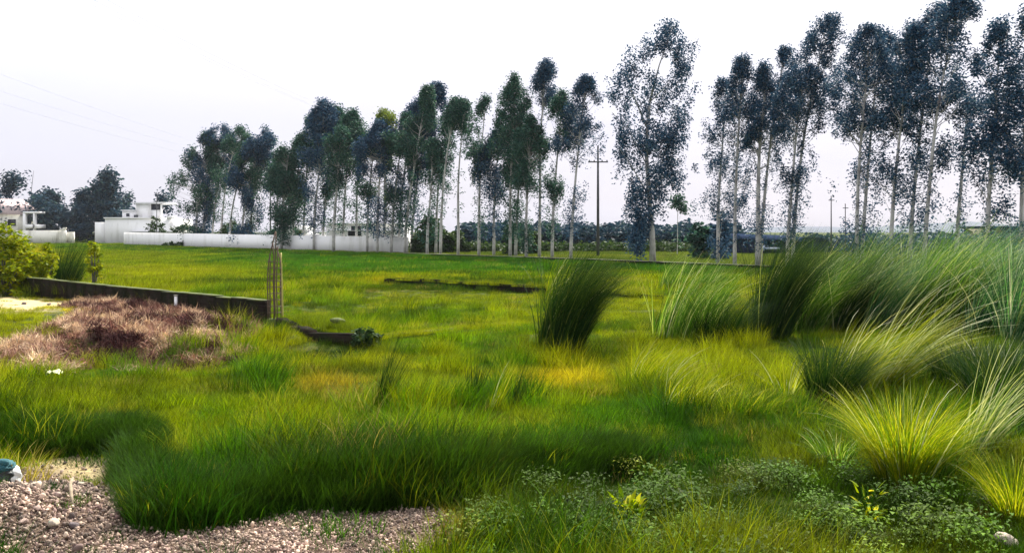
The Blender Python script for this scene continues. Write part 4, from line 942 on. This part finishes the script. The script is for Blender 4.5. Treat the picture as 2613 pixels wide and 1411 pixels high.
bush('shrub', 770, 240, 34, 605, 17, 34, 'shrub', 'tall narrow dark leafy shrub behind the brick wall at left', ln=.13, wd=.04)
bush('shrub', 771, 18, 36, 566, 62, 120, 'shrub', 'bright yellow-green shrub at the left edge behind the brick wall', ln=.19, wd=.05)
bush('shrub', 772, 105, 37, 620, 40, 90, 'shrub', 'lower yellow shrub just right of the bright shrub', ln=.15, wd=.05)

# leafy yellow weed
def leafy(name, seed, px, py, n, L_, mat, label):
    b0 = G(px, py); b0[2] = float(height(np.array([b0[0]]), np.array([b0[1]]))[0]); rs = RS(seed); a = rs.rand(n)*2*PI
    V, Q, rnd = blades(rs, np.stack([.10*np.cos(a), .08*np.sin(a), rs.uniform(0, .28, n)], -1), L_*rs.uniform(.6, 1.2, n), rs.uniform(.2, 1.1, n), rs.uniform(.2, 1.1, n), a, L_*.5*rs.uniform(.7, 1.2, n), 3)
    t = thing(name, label, 'weed', b0); link('leaves', raw_mesh('leaves', V, Q, mat, {'rnd': ('POINT', 'FLOAT', rnd)}), t)
    m = MB()
    for k in range(5): m.tube([(0, 0, -.05), (.06*math.cos(k*1.3), .05*math.sin(k*1.3), .28)], .006, 5)
    m.build('stem', CM['yellow'], t)
bush('bush', 773, 935, 19.6, 838, 34, 50, 'bush', 'small dark bush over the right end of the crumbling brick stub', ln=.09, wd=.03)
bush('bush', 774, 2480, 20.5, 850, 90, 90, 'bush', 'dark leafy bush under the reeds at right, behind the pale arching blades', ln=.10, wd=.03)
leafy('broad_leaved_weed', 780, 1600, 1350, 110, .13, CM['yellow'], 'yellow broad-leaved weed at the bottom, right of the gravel')
leafy('broad_leaved_weed', 781, 2215, 1330, 40, .09, CM['yellow'], 'small yellow-leaved weed in front of the fountain clump')
# white scrap in the grass
b0 = G(140, 1000); b0[2] = float(height(np.array([b0[0]]), np.array([b0[1]]))[0])
m = MB(); rs = RS(5); gx_ = np.linspace(-1, 1, 7); V = [(x_*.10, y_*.09, .30+.06*rs.rand()-.03*(x_*x_+y_*y_)) for y_ in gx_ for x_ in gx_]
V2 = [(a, b, c-.004) for a, b, c in V]; q = [(i*7+j, i*7+j+1, i*7+j+8, i*7+j+7) for i in range(6) for j in range(6)]
m.add(V+V2, q+[(a+49, d_+49, c+49, b+49) for a, b, c, d_ in q]); o_ = m.build('plastic_scrap', surf('plastic', (.42, .45, .22), (.55, .57, .32), 5, .5, 0)); o_.location = tuple(b0); tag(o_, 'crumpled pale plastic scrap caught in the left grass', 'scrap')
# large stones
SM = [surf('pale_stone', (.42, .35, .27), (.6, .52, .42), 9, .9, .5), surf('pinkish_stone', (.36, .25, .21), (.5, .38, .32), 9, .9, .5), surf('dark_stone', (.10, .08, .09), (.2, .16, .16), 9, .9, .5)]
for k, (px, py, r_, mt, lb) in enumerate([
    (205, 1252, .055, 0, 'pale flat stone on the left gravel, in the upper middle'), (85, 1285, .06, 0, 'pale stone on the gravel just below the teal bundle'), (215, 1318, .035, 0, 'small yellowish stone at the right rim of the left gravel'),
    (135, 1393, .07, 0, 'largest pale stone at the bottom of the left gravel pile'), (95, 1375, .055, 1, 'pinkish stone left of the largest pale stone'), (150, 1335, .06, 1, 'greyish pink stone above the dark hollow in the left gravel'),
    (188, 1385, .06, 2, 'dark stone in the hollow of the left gravel'), (60, 1400, .05, 1, 'pinkish stone near the bottom left corner'), (2572, 1395, .13, 0, 'big pale rounded stone in the bottom right corner'),
    (60, 790, .10, 2, 'small dark stone on the left of the pale sand patch'), (125, 790, .11, 2, 'small dark stone on the right of the pale sand patch')]):
    p_ = G(px, py); z = float(height(np.array([p_[0]]), np.array([p_[1]]))[0]); me = stone_mesh('stone', 800+k, SM[mt], .7)
    o_ = link('stone', me); o_.location = (p_[0], p_[1], z+r_*.35); o_.scale = (r_, r_, r_); o_.rotation_euler = (.2, .1, k*1.1); tag(o_, lb, 'stone', 'larger loose stones')
# dead branch on the gravel
p0 = G(165, 1325); t = thing('dead_branch', 'pale dead stick lying across the left gravel', 'stick', (p0[0], p0[1], float(height(np.array([p0[0]]), np.array([p0[1]]))[0])+.05))
m = MB(); m.tube([(-.05, .25, .03), (.05, 0, .05), (.2, -.28, .02), (.28, -.42, .0)], [.014, .018, .015, .006], 7); m.build('stick', M['deadw'], t, True)
# teal bundle
p0 = G(8, 1268); z = float(height(np.array([p0[0]]), np.array([p0[1]]))[0])
t = thing('tied_bag', 'white and black sack tied with teal cloth at the left edge on the gravel', 'bag', (p0[0], p0[1], z))
teal = surf('teal_cloth', (.01, .075, .095), (.03, .15, .18), 14, .8, .6); blackc = surf('black_plastic', (.006, .010, .014), (.012, .02, .025), 9, .45, .4); whc = surf('white_sack', (.5, .52, .5), (.66, .68, .66), 7, .7, .3)
def cloth(name, c, r, seed, mat, k):
    V, T_ = ico(4); rs = RS(seed); V = V.copy(); f = 1+.06*np.sin(V[:, 0]*k+V[:, 2]*k*.7)+.05*np.sin(V[:, 2]*k*1.7+V[:, 1]*k)
    V = V*f[:, None]*np.array(r)+np.array(c); link(name, raw_mesh(name, V, T_, mat, smooth=True), t)
cloth('sack', (0.035, .04, .09), (.12, .10, .12), 1, whc, 5)
cloth('inner_lining', (.0, -.03, .10), (.115, .10, .12), 2, blackc, 6)
cloth('cloth_wrap', (-.02, -.02, .20), (.13, .13, .06), 3, teal, 17)
cloth('knot', (.05, -.07, .25), (.045, .04, .035), 4, teal, 25)

# ------------------------------------------------------------------ haze
hz, n, o = newmat('haze'); pv = n.nodes.new('ShaderNodeVolumePrincipled'); pv.inputs['Color'].default_value = (.86, .90, .98, 1)
pv.inputs['Density'].default_value = .0001; n.links.new(pv.outputs[0], o.inputs['Volume'])
m = MB(); m.box(-2300, -60, -6, 2300, 2300, 60); ho = m.build('haze', hz); tag(ho, 'thin pale haze', 'haze', kind='stuff')
